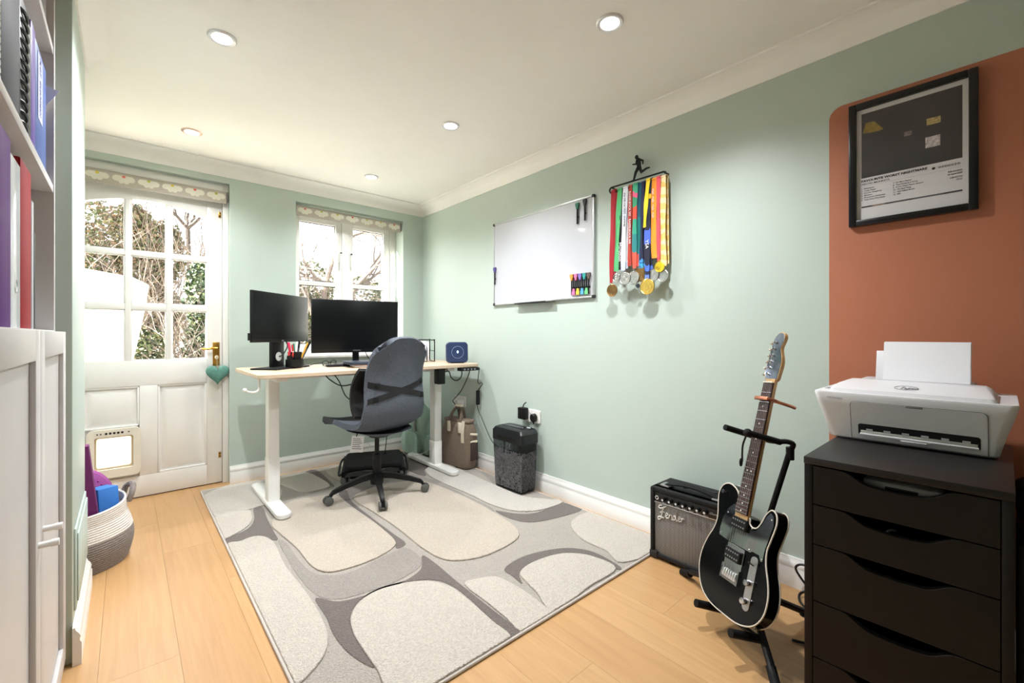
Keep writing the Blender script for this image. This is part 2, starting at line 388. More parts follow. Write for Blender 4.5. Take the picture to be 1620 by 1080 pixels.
# brass lever handle, key escutcheon and small bolts
hp = B().box(.443, .483, YD - .004, YD, .81, .972, .002, M=ML).build('handle_plate', BRASS, door)
b = B(); b.cyl((.463, YD - .003, .931), (.463, YD - .045, .931), .009); b.tube(smooth_path([(.463, YD - .045, .931), (.44, YD - .048, .932), (.41, YD - .047, .927), (.378, YD - .044, .928)]), [.009] * 8 + [.007] * 11, 10)
b.xform(ML).build('lever', BRASS, hp)
b = B(); b.sphere((.465, YD - .006, .868), .012, .005, .014); b.xform(ML).build('key_cover', mat('pearl_white', (240, 228, 205), .2), hp)
for zz in (1.851, .194):
    bo = B().box(.476, .492, YD - .003, YD, zz - .02, zz + .02, .0015, M=ML).build('bolt_plate', BRASS, door)
    B().cyl((.484, YD - .005, zz + .009), (.484, YD - .002, zz + .009), .004, n=10).cyl((.484, YD - .005, zz - .009), (.484, YD - .002, zz - .009), .004, n=10).xform(ML).build('screw_hole', BLACK, bo)
b = B(); b.box(.499, DX1, YD - .02, Y2, 0, DZ1, .003); b.box(DX0, -.287, YD - .02, Y2, 0, DZ1, .003); b.box(-.287, .499, YD - .02, Y2, 1.988, DZ1, .003)
b.box(.497, .505, YD + .046, YD + .07, 0, 1.99)
b.build('trim_4', WHITEP, kind='structure')
B().box(DX0, DX1, YD + .01, Y2 + .02, -.02, .004, .002).build('trim_5', mat('dark_threshold', (60, 50, 42), .6), kind='structure')
# heart cushion hanging from the handle
ht = thing('heart_ornament', 'teal fabric heart hanging from the brass door handle', 'ornament', (.466, YD - .045, .70))
TEAL = mat('teal_felt', (96, 146, 132), .85, var=.12, vscale=60, bump=.3, bscale=300)
hs = [(16 * math.sin(t) ** 3, 13 * math.cos(t) - 5 * math.cos(2 * t) - 2 * math.cos(3 * t) - math.cos(4 * t)) for t in [2 * PI * k / 48 for k in range(48)]]
rings = []
for sc, y in ((.25, .021), (.6, .019), (.85, .013), (.97, .006), (1, 0), (.97, -.006), (.85, -.013), (.6, -.019), (.25, -.021)):
    rings.append([(p[0] * sc * .0042, y, .058 + p[1] * sc * .0046) for p in hs])
b = B(); b.loft(rings); b.build('heart', TEAL, ht, 80)
B().tube(smooth_path([(-.004, 0, .07), (-.004, .010, .12), (-.004, .022, .175)]), .0012, 6).tube(smooth_path([(.004, 0, .07), (.003, .010, .12), (-.003, .022, .175)]), .0012, 6).build('hanging_cord', mat('twine', (190, 170, 130), .8), ht)

# ------------------------------------------------------------------ window
YW = 3.685
win = structure('window_1', (1.4, YW, WZ0)); MW = T(-1.4, -YW, -WZ0)
def wbox(name, x0, x1, z0, z1, y0=YW, y1=YW + .055, m=WHITEP, bev=.003, par=win):
    return B().box(x0, x1, y0, y1, z0, z1, bev, M=MW).build(name, m, par)
wbox('frame_jamb', WX0, .988, WZ0, WZ1); wbox('frame_jamb', 1.786, WX1, WZ0, WZ1); wbox('frame_head', .988, 1.786, 1.975, WZ1); wbox('frame_foot', .988, 1.786, WZ0, .90)
wbox('mullion', 1.354, 1.402, .90, 1.975, YW - .008)
for (sx0, sx1, gx0, gx1) in ((.988, 1.354, 1.023, 1.307), (1.402, 1.786, 1.451, 1.727)):
    wbox('sash_stile', sx0, gx0, .90, 1.975, YW + .008); wbox('sash_stile', gx1, sx1, .90, 1.975, YW + .008)
    wbox('sash_rail', gx0, gx1, 1.927, 1.975, YW + .008); wbox('sash_rail', gx0, gx1, .90, .95, YW + .008)
    wbox('glazing_bar', gx0, gx1, 1.422, 1.456, YW + .014, YW + .05)
    wbox('pane', gx0 - .004, gx1 + .004, .946, 1.43, YW + .03, YW + .033, GLASS, 0); wbox('pane', gx0 - .004, gx1 + .004, 1.45, 1.931, YW + .03, YW + .033, GLASS, 0)
    g = B()
    for z0, z1 in ((.95, 1.422), (1.456, 1.927)):
        for a in ((gx0, gx0 + .006, z0, z1), (gx1 - .006, gx1, z0, z1), (gx0, gx1, z0, z0 + .006), (gx0, gx1, z1 - .006, z1)): g.box(a[0], a[1], YW + .026, YW + .03, a[2], a[3])
    g.xform(MW).build('pane_seal', mat('dark_gasket', (70, 66, 60), .7), win)
for x in (1.335, 1.425):
    h = wbox('casement_handle', x - .008, x + .008, 1.63, 1.72, YW - .006, YW + .008, WHITEM, .003)
    B().tube(smooth_path([(x, YW - .006, 1.70), (x, YW - .03, 1.70), (x, YW - .032, 1.66), (x, YW - .03, 1.60)]), .006, 8).xform(MW).build('handle_lever', WHITEM, h)
    B().sphere((x, YW - .03, 1.70), .009).xform(MW).build('handle_lock', BLACK, h)
B().box(WX0 - .03, WX1 + .03, YB - .045, YB, .842, .867, .006).box(WX0, WX1, YB - .002, YW + .01, .842, .867, .004).build('trim_6', WHITEP, kind='structure')
# patterned roller blinds
def blind(x0, x1, y, zb, zt, label, flip=0):
    t = thing('roller_blind', label, 'blind', ((x0 + x1) / 2, y, zb), 0, 'patterned roller blinds')
    w = (x1 - x0) / 2; h = zt - zb
    FAB = mat('blind_grey_ground', (190, 182, 170), .85, var=.03, bump=.1, bscale=400)
    def prof(u, v):
        x = -w + 2 * w * u
        if v < .5: return (x, -.026, h * .72 * v / .5)
        aa = PI - (v - .5) / .5 * PI * 1.4
        return (x, .026 * math.cos(aa), h * .72 + .024 * math.sin(aa))
    B().grid(prof, 2, 26, .0012).build('fabric', FAB, t, 60)
    B().box(-w, w, -.028, -.024, -.005, .004, .0015).build('bottom_bar', FAB, t)
    B().cyl((-w - .004, 0, h * .5), (w + .004, 0, h * .5), .014).build('roller_tube', STEEL, t)
    for s in (-1, 1): B().box(s * (w + .006) - .003, s * (w + .006) + .003, -.032, .03, h * .1, h * .95, .002).build('bracket', mat('bracket_plastic', (120, 118, 112), .5), t)
    CRE = mat('blind_cream_petal', (232, 229, 214), .85, var=.02)
    n = int(round(2 * w / .118)); cols = [mat('blind_olive', (186, 190, 70), .8), mat('blind_yellow', (222, 196, 70), .8), mat('blind_coral', (222, 110, 96), .8)]
    pb = B(); cb = [B(), B(), B()]
    MB_ = basis((0, -.0262, 0), (1, 0, 0), (0, 0, 1), (0, -1, 0))
    for i in range(n):
        cx = -w + (i + .5) * 2 * w / n; cy = h * .66
        for ip, (a, L_) in enumerate(((R(200), .054), (R(340), .054), (R(248), .044), (R(292), .044))):
            ex = [(L_ * .5 + L_ * .52 * math.cos(2 * PI * k / 14), L_ * .36 * math.sin(2 * PI * k / 14)) for k in range(14)]
            q = [(cx + p[0] * math.cos(a) - p[1] * math.sin(a), max(.006, min(h * .73, cy + p[0] * math.sin(a) + p[1] * math.cos(a)))) for p in ex]
            pb.prism(q, 0, .0005 + .00025 * ip, M=MB_)
        cb[(i + flip) % 3].prism([(cx + .009 * math.cos(2 * PI * k / 10), cy + .007 * math.sin(2 * PI * k / 10)) for k in range(10)], 0, .002, M=MB_)
    pb.build('printed_petals', CRE, t, kind='stuff')
    for k in range(3): cb[k].build('printed_centres', cols[k], t, kind='stuff')
    return t
blind(-.305, .515, YB + .0325, 1.925, 2.008, 'roller blind printed with cream flowers, rolled up above the glazed door')
blind(.968, 1.829, YB + .055, 1.937, 2.018, 'roller blind printed with cream flowers, rolled up above the window', 2)

# ------------------------------------------------------------------ recessed downlights
LEDW = mat('lamp_face', (255, 250, 240), .4, emit=14.0)
dl_labels = {(.282, 2.04): 'white recessed ceiling downlight, large one nearest the bookcase', (.282, 3.1): 'recessed ceiling downlight with pinkish rim, in front of the garden door',
             (1.355, .98): 'white recessed ceiling downlight, nearest of all, above the guitar side', (1.355, 2.05): 'white recessed ceiling downlight in the middle of the ceiling',
             (1.355, 3.1): 'small distant recessed ceiling downlight in front of the window'}
for (x, y), lb in dl_labels.items():
    t = thing('downlight', lb, 'light', (x, y, ZC), 0, 'recessed ceiling downlights')
    pink = 'pinkish' in lb
    b = B(); b.lathe([(.034, -.001), (.035, -.006), (.046, -.008), (.050, -.004), (.050, 0)], 32, cap0=False, cap1=False); b.build('rim', mat('rim_rose', (226, 196, 178), .3, .6) if pink else mat('rim_white', (225, 224, 226), .3, .3), t)
    B().lathe([(.0, -.0035), (.033, -.0035), (.034, -.001)], 28, cap0=False, cap1=False).build('lens', LEDW, t)
    ld = bpy.data.lights.new('downlight_beam', 'SPOT'); ld.energy = LAMP * (.55 if y > 3 else 1.1); ld.spot_size = R(144); ld.spot_blend = 1.0; ld.shadow_soft_size = .035; ld.color = (.95, .97, 1.0)
    lo = bpy.data.objects.new('downlight_beam', ld); COL.objects.link(lo); lo.location = (x, y, ZC - .045)

# ------------------------------------------------------------------ garden outside
B().box(-9, 14, Y2, 30, -.25, -.1).build('ground_garden', mat('pale_bounce_paving', (196, 189, 176), .95, var=.15, vscale=3, bump=.6, bscale=12), kind='structure')  # paving is out of view, added pale to bounce daylight up to the ceiling
BARKP = mat('pale_bark', (92, 82, 74), .85, var=.2, vscale=12, bump=.4, bscale=40)
BARKD = mat('brown_bark', (66, 57, 50), .9, var=.25, vscale=12, bump=.4, bscale=40)
def branch(b, p, d, L, r, depth, rnd, spread=.55, curl=.25, droop=0.0):
    pts = [p.copy()]; rad = [r]; n = 4; dd = d.copy()
    for k in range(n):
        dd = (dd + Vector((rnd.uniform(-1, 1), rnd.uniform(-1, 1), rnd.uniform(-.8, .8) - droop)) * curl).normalized()
        p = p + dd * (L / n); pts.append(p.copy()); rad.append(r * (1 - .45 * (k + 1) / n))
    b.tube(pts, rad, 6 if depth > 2 else 3)
    if depth > 0:
        for k in range(rnd.choice((2, 3, 3)) + (1 if depth > 2 else 0)):
            i = rnd.randrange(1, n + 1)
            nd = (dd + Vector((rnd.uniform(-1, 1), rnd.uniform(-1, 1), rnd.uniform(-.7, .9))) * spread * 1.6).normalized()
            branch(b, pts[i], nd, L * rnd.uniform(.6, .85), rad[i] * rnd.uniform(.5, .72), depth - 1, rnd, spread, curl, droop)
def tree(label, base, h, r, depth, seed, m, lean=(0, 0, 1), cat='tree'):
    rnd = random.Random(seed); t = thing('bare_tree', label, cat, base, 0)
    b = B(); d = Vector(lean).normalized(); tops = []
    pts = [Vector((0, 0, 0)) + d * (h * .25 * k) + Vector((rnd.uniform(-.05, .05), rnd.uniform(-.05, .05), 0)) * k for k in range(4)]
    b.tube(pts, [r, r * .9, r * .8, r * .7], 8)
    b.build('trunk', m, t)
    b2 = B()
    for k in range(10):
        i = rnd.choice((1, 2, 2, 3, 3)); nd = Vector((rnd.uniform(-1, 1), rnd.uniform(-.7, .7), rnd.uniform(.1, 1))).normalized()
        branch(b2, pts[i], nd, h * .24, r * .5, depth, rnd, .6, .2)
    b2.build('branches', m, t); return t
def shrub(name, label, c, s, n, leaf, cols, seed, twigs=26, tm=None, cat='shrub', lscale=1.0):
    rnd = random.Random(seed); t = thing(name, label, cat, (c[0], c[1], -.1))
    blobs = [(rnd.uniform(-.7, .7) * s[0], rnd.uniform(-.6, .6) * s[1], rnd.uniform(.25, .85) * s[2], rnd.uniform(.25, .5)) for _ in range(16)]
    for ci_, cm in enumerate(cols):
        b = B()
        for k in range(n // len(cols)):
            q = rnd.choice(blobs); v = Vector((rnd.gauss(0, 1), rnd.gauss(0, 1), rnd.gauss(0, 1))).normalized() * rnd.uniform(.55, 1.0) ** .5
            p = Vector((q[0] + v.x * q[3] * s[0], q[1] + v.y * q[3] * s[1], max(.02, q[2] + v.z * q[3] * s[2] * .6)))
            a = Vector((rnd.uniform(-1, 1), rnd.uniform(-1, 1), rnd.uniform(-.6, .6))).normalized(); e = a.orthogonal(); e.rotate(Matrix.Rotation(rnd.uniform(0, 6.28), 3, a))
            L_ = leaf * rnd.uniform(.6, 1.3); w = e * (L_ * .32)
            nn = a.cross(e) * (L_ * .1)
            vs = [b.bm.verts.new(p), b.bm.verts.new(p + a * L_ * .5 + w + nn), b.bm.verts.new(p + a * L_), b.bm.verts.new(p + a * L_ * .5 - w + nn)]
            b.bm.faces.new(vs)
        b.build('foliage', cm, t, kind='stuff')
    if twigs:
        b = B()
        for k in range(twigs):
            p = Vector((rnd.uniform(-.5, .5) * s[0], rnd.uniform(-.5, .5) * s[1], 0)); d = Vector((rnd.uniform(-.7, .7), rnd.uniform(-.6, .3), 1)).normalized()
            branch(b, p, d, s[2] * rnd.uniform(.5, .8), .012, 2, rnd, .6, .28)
        b.build('twigs', tm or BARKP, t)
    return t
DG = mat('dark_leaf', (38, 54, 32), .5, var=.35, vscale=5); MG = mat('mid_leaf', (76, 88, 50), .55, var=.3, vscale=5); OL = mat('olive_leaf', (104, 100, 68), .6, var=.3, vscale=5); BR = mat('dry_leaf', (112, 90, 66), .7, var=.3, vscale=5)
shrub('ivy_shrub', 'dark ivy shrub with pale bare stems seen through the right panes of the door', (.74, 6.1), (.36, .36, 1.85), 22000, .045, [DG, DG, MG], 3, 40, BARKP)
shrub('twiggy_hedge', 'tall dry twiggy hedge seen through the upper left panes of the door', (-.2, 7.9), (.95, .5, 2.9), 42000, .05, [OL, BR, MG], 5, 130, BARKP)
shrub('garden_shrub', 'variegated leafy shrub behind the low slate roof outside the door', (.22, 5.75), (.22, .22, 1.2), 7000, .04, [MG, DG, OL], 8, 12)
shrub('garden_hedge', 'green bushy hedge low behind the window panes', (3.5, 8.4), (1.9, .6, 2.25), 36000, .06, [MG, OL, MG], 11, 60, BARKP)
tree('bare winter tree with a leaning pale trunk behind the right window panes', (3.05, 6.6, -.1), 3.6, .06, 5, 21, BARKP, (-.22, .05, 1))
tree('bare winter tree with fine twigs behind the left window panes', (2.05, 6.9, -.1), 3.8, .05, 5, 33, BARKP, (.12, 0, 1))
tree('thin bare tree behind the top right panes of the door', (.95, 8.9, -.1), 3.8, .05, 5, 45, BARKD, (-.05, 0, 1))
# cream cover hung over tall garden furniture
cv = thing('garden_cover', 'sunlit cream cloth cover over tall garden furniture, seen through the left door panes', 'cover', (-.55, 5.1, -.1))
def cover(u, v):
    a = 2 * PI * u; z = 1.68 * v
    k = .46 + .30 * max(0, v - .35) ** .7 if v < .93 else (.46 + .30 * (.58) ** .7) * max(.02, (1 - ((v - .93) / .07) ** 2)) ** .5
    k += .012 * math.sin(9 * a + 3 * v) + .01 * math.sin(17 * a)
    return (k * 1.05 * math.cos(a), k * .7 * math.sin(a), z + (.03 * math.sin(3 * a) if v > .8 else 0))
B().grid(cover, 64, 30).build('cloth', mat('cream_cloth', (244, 238, 222), .8, var=.03, vscale=3, bump=.2, bscale=8), cv, 80)
sh = thing('slate_roof_hutch', 'low hutch with a grey slate roof outside the door', 'hutch', (.02, 4.75, -.1))
B().box(-.25, .16, -.25, .25, 0, .55, .01).build('body', mat('hutch_wood', (160, 150, 132), .8, var=.1), sh)
for k in range(5):
    B().box(-.33 + .1 * k, -.22 + .1 * k, -.3, .3, 0, .02, .004, M=T(0, 0, .66 - .035 * k) @ RY(R(19))).build('slate', mat('slate_grey', (122, 126, 128), .6, var=.15), sh)
# ------------------------------------------------------------------ rug
RX0, RX1, RY0, RY1, RZ_ = .362, 1.99, 1.09, 3.46, .008
def pile(name, c, bs=190, st=1.0):
    m = mat(name, c, .95, var=.13, vscale=150, bump=st, bscale=bs, spec=.1, sheen=.2); [setattr(n.inputs['Distance'], 'default_value', .012) for n in m.node_tree.nodes if n.type == 'BUMP']
    return m
rug = thing('rug', 'large cream and grey rug with carved rounded stone shapes under the desk chair', 'rug', ((RX0 + RX1) / 2, (RY0 + RY1) / 2, 0))
MRG = T(-(RX0 + RX1) / 2, -(RY0 + RY1) / 2, 0)
B().prism(rrect(RX1 - RX0, RY1 - RY0, .012, 3), .0005, RZ_).build('rug_ground', pile('rug_mid_grey', (184, 175, 165)), rug)
rp_ = [(p[0], p[1], .0055) for p in rrect(RX1 - RX0, RY1 - RY0, .012, 3)]
B().tube(rp_, .0055, 8, closed=True).build('bound_edge', mat('rug_binding', (196, 188, 180), .9, var=.1, vscale=200), rug)
def clip_poly(poly):
    e = .004
    for ax, lo, sg in ((0, RX0 + e, 1), (0, RX1 - e, -1), (1, RY0 + e, 1), (1, RY1 - e, -1)):
        out = []
        for i in range(len(poly)):
            a, b_ = poly[i - 1], poly[i]; ia = (a[ax] - lo) * sg >= 0; ib = (b_[ax] - lo) * sg >= 0
            if ia != ib:
                t = (lo - a[ax]) / (b_[ax] - a[ax]); out.append((a[0] + (b_[0] - a[0]) * t, a[1] + (b_[1] - a[1]) * t))
            if ib: out.append(b_)
        poly = out
        if not poly: break
    return poly
CREAM, CREAMW, BEIGE, DARK, LGREY = pile('rug_cream', (212, 203, 191)), pile('rug_warm_white', (216, 209, 199)), pile('rug_beige', (207, 194, 178)), pile('rug_dark_grey', (122, 112, 106)), pile('rug_light_grey', (166, 157, 149))
def zr(l): return [(300 + x / 2.189, 720 + y / 2.189) for x, y in l]
RUG = [
 (CREAMW, .0150, [(40, 150), (130, 105), (240, 88), (305, 105), (320, 132), (290, 160), (200, 188), (95, 214)]),
 (CREAM, .0140, [(70, 222), (150, 203), (205, 190), (217, 215), (205, 240), (160, 270), (100, 290)]),
 (DARK, .0105, [(222, 182), (252, 178), (270, 220), (292, 262), (302, 292), (230, 283), (140, 330), (110, 292), (180, 264), (212, 242), (224, 215)]),
 (CREAM, .0155, [(120, 340), (180, 297), (240, 280), (290, 300), (330, 380), (400, 470), (450, 550), (478, 620), (470, 680), (430, 740), (350, 810), (240, 830)]),
 (BEIGE, .0150, [(285, 235), (330, 170), (420, 145), (510, 140), (560, 178), (640, 233), (708, 292), (703, 320), (640, 358), (540, 393), (470, 403), (420, 380), (370, 320), (310, 268)]),
 (LGREY, .0100, [(306, 292), (335, 300), (368, 347), (418, 398), (470, 412), (560, 400), (700, 334), (750, 318), (798, 350), (798, 383), (720, 432), (640, 462), (520, 495), (440, 482), (375, 415), (335, 350)]),
 (DARK, .0105, [(806, 345), (850, 370), (930, 437), (1040, 524), (1150, 612), (1115, 632), (1040, 562), (970, 496), (912, 452), (850, 430), (760, 434), (660, 458), (590, 500), (556, 560), (578, 632), (640, 730), (560, 690), (500, 622), (474, 560), (436, 492), (520, 503), (640, 472), (730, 440), (800, 392)]),
 (CREAM, .0160, [(560, 562), (590, 507), (660, 466), (770, 440), (850, 440), (915, 462), (978, 512), (1048, 574), (1112, 638), (990, 720), (900, 810), (700, 810), (650, 742), (600, 672), (566, 612)]),
 (CREAM, .0140, [(952, 445), (1000, 426), (1060, 420), (1110, 440), (1170, 476), (1228, 520), (1262, 540), (1160, 610), (1100, 565), (1030, 508)]),
 (CREAM, .0155, [(1145, 405), (1180, 375), (1260, 346), (1330, 340), (1400, 352), (1476, 392), (1390, 450), (1262, 535), (1200, 472), (1160, 432)]),
 (DARK, .0105, [(1090, 390), (1150, 350), (1240, 326), (1320, 319), (1400, 333), (1490, 382), (1478, 392), (1400, 349), (1330, 337), (1260, 343), (1180, 372), (1142, 405), (1152, 442), (1118, 416)]),
 (BEIGE, .0150, [(568, 150), (610, 122), (700, 98), (800, 90), (880, 113), (1000, 167), (1100, 227), (1140, 267), (1120, 300), (1030, 345), (940, 363), (870, 356), (800, 316), (720, 252), (640, 198)]),
 (DARK, .0105, [(516, 132), (545, 120), (560, 156), (620, 205), (700, 265), (748, 302), (716, 320), (706, 285), (640, 228), (560, 172)]),
 (LGREY, .0100, [(545, 118), (600, 80), (690, 62), (780, 64), (820, 82), (700, 90), (610, 115), (565, 145)]),
 (CREAMW, .0150, [(822, 45), (870, 25), (960, 60), (1050, 100), (1150, 140), (1240, 152), (1300, 158), (1220, 188), (1130, 192), (1050, 172), (960, 130), (870, 92), (826, 66)]),
 (DARK, .0105, [(1060, 190), (1130, 200), (1200, 197), (1300, 163), (1360, 185), (1270, 215), (1180, 230), (1110, 217)]),
 (CREAM, .0145, [(1320, 240), (1350, 208), (1410, 190), (1500, 185), (1600, 260), (1640, 320), (1500, 370), (1440, 328), (1360, 290)]),
 (CREAMW, .0145, [(305, 82), (400, 60), (446, 76), (486, 105), (440, 122), (390, 128), (338, 110)]),
 (DARK, .0105, [(402, 58), (440, 50), (498, 100), (488, 104), (450, 74)]),
 (LGREY, .0105, [(836, 82), (960, 138), (1050, 182), (1030, 192), (930, 148), (820, 98)]),
 (DARK, .0105, [(720, 20), (800, 10), (905, 18), (860, 28), (816, 46), (816, 70), (760, 52)]),
 (CREAM, .0140, [(475, 48), (560, 18), (640, 8), (700, 12), (720, 30), (640, 60), (560, 82), (505, 78)]),
]
for m_, h_, pl in RUG:
    q = smooth_path([(p[0], p[1], 0) for p in [at(u, v, Z=.012) for u, v in zr(pl)]], 5, True)
    q = clip_poly([(p.x, p.y) for p in q])
    q = [p for i, p in enumerate(q) if (Vector(p) - Vector(q[i - 1])).length > .004]
    if len(q) > 3: B().prism(q, RZ_ - .001, h_, M=MRG, bev=.0018).build('pile_shape', m_, rug, 28)

# ------------------------------------------------------------------ desk
BIRCH = mat('pale_birch', (206, 184, 158), .45, var=.05, vscale=3, stretch=(2, 14, 14))
DZ = .810
desk = thing('standing_desk', 'height-adjustable desk with pale birch top and white steel legs', 'desk', (1.25, 2.94, .0165))
MD = T(-1.25, -2.94, -.0165)
B().prism(rrect(1.46, .68, .035, 5, 1.25, 2.94), DZ - .024, DZ, M=MD, bev=.003).build('desk_top', BIRCH, desk)
for x, fx in ((.648, .625), (1.765, 1.79)):
    cx0 = x
    lg = B().box(cx0 - .029, cx0 + .029, 2.838, 2.912, .16, DZ - .05, .004, M=MD).build('leg', WHITEM, desk)
    B().box(cx0 - .0315, cx0 + .0315, 2.835, 2.915, .045, .30 if x < 1 else .22, .004, M=MD).build('leg_sleeve', WHITEM, lg)
    B().prism(rrect(.076, .68, .036, 6, cx0, 2.935), .017, .048, M=MD, bev=.006).build('foot', WHITEM, desk)
    B().box(cx0 - .03, cx0 + .03, 2.66, 3.20, DZ - .05, DZ - .0245, .003, M=MD).build('support_arm', WHITEM, desk)
B().box(.68, 1.74, 2.86, 2.90, DZ - .055, DZ - .025, .003, M=MD).build('cross_beam', WHITEM, desk)
B().tube(smooth_path([(.535, 2.66, DZ - .026), (.535, 2.66, DZ - .075), (.520, 2.66, DZ - .095), (.485, 2.66, DZ - .092), (.470, 2.66, DZ - .082)]), .006, 8).sphere((.468, 2.66, DZ - .081), .011).xform(MD).build('bag_hook', WHITEM, desk)
B().box(1.33, 1.67, 2.72, 2.95, DZ - .050, DZ - .027, .005, M=MD).build('cable_tray', WHITEM, desk)
B().box(1.655, 1.715, 2.66, 2.72, DZ - .14, DZ - .026, .006, M=MD).build('motor_box', BLACK, desk)
cp = B().box(1.80, 1.96, 2.585, 2.64, DZ - .05, DZ - .026, .004, M=MD).build('control_panel', BLACK, desk)
for k in range(4): B().cyl((1.83 + .03 * k, 2.583, DZ - .038), (1.83 + .03 * k, 2.587, DZ - .038), .007, n=12).xform(MD).build('button', mat('button_grey', (120, 122, 126), .4), cp)

# ------------------------------------------------------------------ monitors
SCREEN = mat('dark_screen', (11, 14, 16), .32, var=.05, spec=.22)
def monitor(name, label, p0, p1, z0, z1, logo, base_pts, neck_w, silver, tilt=0):
    p0 = Vector(p0); p1 = Vector(p1); mid = (p0 + p1) / 2; d = (p1 - p0); w = d.length; rz = math.atan2(d.y, d.x)
    t = thing(name, label, 'monitor', (mid.x, mid.y, DZ), rz); h = z1 - z0; zc = z0 - DZ
    B().box(-w / 2, w / 2, 0, .018, zc, zc + h, .003).build('bezel', BLACK, t)
    B().box(-w / 2 + .006, w / 2 - .006, -.0012, .004, zc + .018, zc + h - .007, .0004).build('screen', SCREEN, t)
    B().box(-w * .3, w * .3, .017, .045, zc + h * .2, zc + h * .85, .008).build('rear_housing', BLACK, t)
    B().text(logo, .011, basis((0, -.0008, zc + .005), (1, 0, 0), (0, 0, 1), (0, -1, 0)), .0004, 'CENTER').build('logo', mat('logo_grey', (150, 150, 152), .5), t)
    return t, zc, h, w
t, zc, h, w = monitor('monitor', 'smaller black monitor on the left end of the desk, turned inwards', (.541, 2.86), (.946, 3.21), .977, 1.281, 'DELL', None, .1, True)
st = B().box(-.056, .056, .03, .055, .008, zc + h * .55, .004).build('stand_column', BLACK, t)
hole = B().lathe([(.028, -.001), (.028, .002), (.0, .002)], 28, M=T(0, .029, .075) @ RX(PI / 2)).build('cable_hole_ring', mat('hole_pale', (210, 212, 206), .5), st)
B().prism([(-.16, -.075), (.17, -.075), (.17, .10), (-.16, .10)], .0005, .010, bev=.002).build('stand_base', BLACKM, t)
B().box(-w / 2 - .014, -w / 2 - .001, .004, .02, zc + .012, zc + .055, .002).build('side_plug', BLACK, t)
B().tube(smooth_path([(.06, .02, zc - .0), (.052, .005, zc - .03), (.02, .015, .085), (.0, .03, .075)]), .004, 8).build('signal_cable', CABLE, t)
t, zc, h, w = monitor('monitor', 'larger wide black monitor in front of the window', (.93, 3.085), (1.505, 2.975), .905, 1.266, 'SAMSUNG', None, .1, True)
B().box(-.022, .022, .03, .05, .01, zc + h * .5, .006).build('stand_column', BLACK, t)
B().prism([(-.13, -.06), (.13, -.06), (.13, .14), (-.13, .14)], .0005, .010, bev=.003).build('stand_base', BLACKM, t)
B().tube(smooth_path([(.06, .03, zc + .03), (.075, .03, zc - .03), (.11, .03, .03), (.17, .02, .012), (.22, .05, .008)]), .003, 6).build('power_cable', CABLE, t)
B().box(-w / 2, w / 2, .001, .02, zc - .006, zc + .02, .004).build('chin', BLACK, t)

# ------------------------------------------------------------------ small things on the desk
pc = thing('desk_organiser', 'round black tiered pen holder on the foot of the left monitor', 'pen holder', (.805, 3.005, DZ + .0105))
b = B(); b.lathe([(.0, 0), (.052, 0), (.053, .004), (.053, .045), (.050, .046), (.048, .042), (.048, .006), (.0, .006)], 32, cap0=False, cap1=False)
b.build('tray', BLACK, pc)
cup = []
for k, (dx, dy, r_, hh) in enumerate(((.012, .012, .034, .092), (-.03, -.012, .019, .070))):
    B().lathe([(.0, .006), (r_, .006), (r_, hh), (r_ - .003, hh), (r_ - .003, .01), (.0, .01)], 24, M=T(dx, dy, 0), cap0=False, cap1=False).build('cup', BLACK, pc)
pens = [('scissors', 'black-handled scissors', None), ]
def pen(label, name, x, y, z, L, r, tx, ty, cb_, ct_, cat='pen'):
    o = thing(name, label, cat, (x, y, z), 0, 'pens in the holder'); o.rotation_euler = (tx, ty, 0)
    B().cyl((0, 0, 0), (0, 0, L * .7), r, n=10).build('barrel', cb_, o); B().lathe([(r * 1.05, L * .68), (r * 1.1, L * .95), (r * .7, L)], 10).build('cap', ct_, o)
PK = mat('pen_pink', (230, 50, 90), .4); YL = mat('pen_yellow', (225, 165, 50), .45); RD = mat('pen_red', (196, 52, 50), .4); WH = mat('pen_white', (228, 226, 222), .4); TL = mat('pen_green', (30, 120, 96), .4); GR = mat('pen_grey', (70, 72, 76), .4)
px, py, pz = .817, 3.017, DZ + .022
pen('black marker leaning right in the round pen holder', 'marker_pen', px + .016, py, pz, .165, .0075, R(4), R(24), GR, BLACK)
pen('yellow pencil leaning right in the round pen holder', 'pencil', px + .010, py - .012, pz, .15, .005, R(8), R(20), YL, YL)
pen('dark pen standing upright in the round pen holder', 'ballpoint_pen', px + .004, py + .008, pz, .155, .006, R(-4), R(8), GR, BLACK)
pen('green pen in the round pen holder', 'ballpoint_pen', px - .006, py, pz, .135, .005, R(0), R(-4), TL, TL)
pen('white and red pen in the round pen holder', 'ballpoint_pen', px - .012, py - .010, pz, .13, .005, R(6), R(-8), WH, RD)
pen('pink marker with a round top in the round pen holder', 'marker_pen', px - .020, py + .004, pz, .145, .008, R(-3), R(-9), PK, PK)
pen('short red pen in the front tube of the pen holder', 'ballpoint_pen', .775, 2.993, pz, .085, .005, R(4), R(-8), WH, RD)
pen('short pink pen in the front tube of the pen holder', 'ballpoint_pen', .781, 2.988, pz, .08, .005, R(5), R(6), PK, RD)
nb = thing('notebook', 'tan leather notebook under the closed laptop', 'notebook', (1.26, 2.83, DZ), R(-10))
B().box(-.15, .15, -.10, .10, .0005, .0035, .001).build('cover', mat('tan_leather', (176, 118, 70), .6, var=.1), nb)
B().box(-.147, .147, -.097, .097, .0035, .0145, .001).build('pages', PAPER, nb)
B().box(-.15, .15, -.10, .10, .0145, .018, .001).build('cover', mat('tan_leather', (176, 118, 70), .6), nb)
lp = thing('laptop', 'closed dark blue laptop lying on a notebook behind the chair', 'laptop', (1.25, 2.84, DZ + .0185), R(-8))
SLATE = mat('laptop_slate', (58, 66, 82), .35, .4, var=.04)
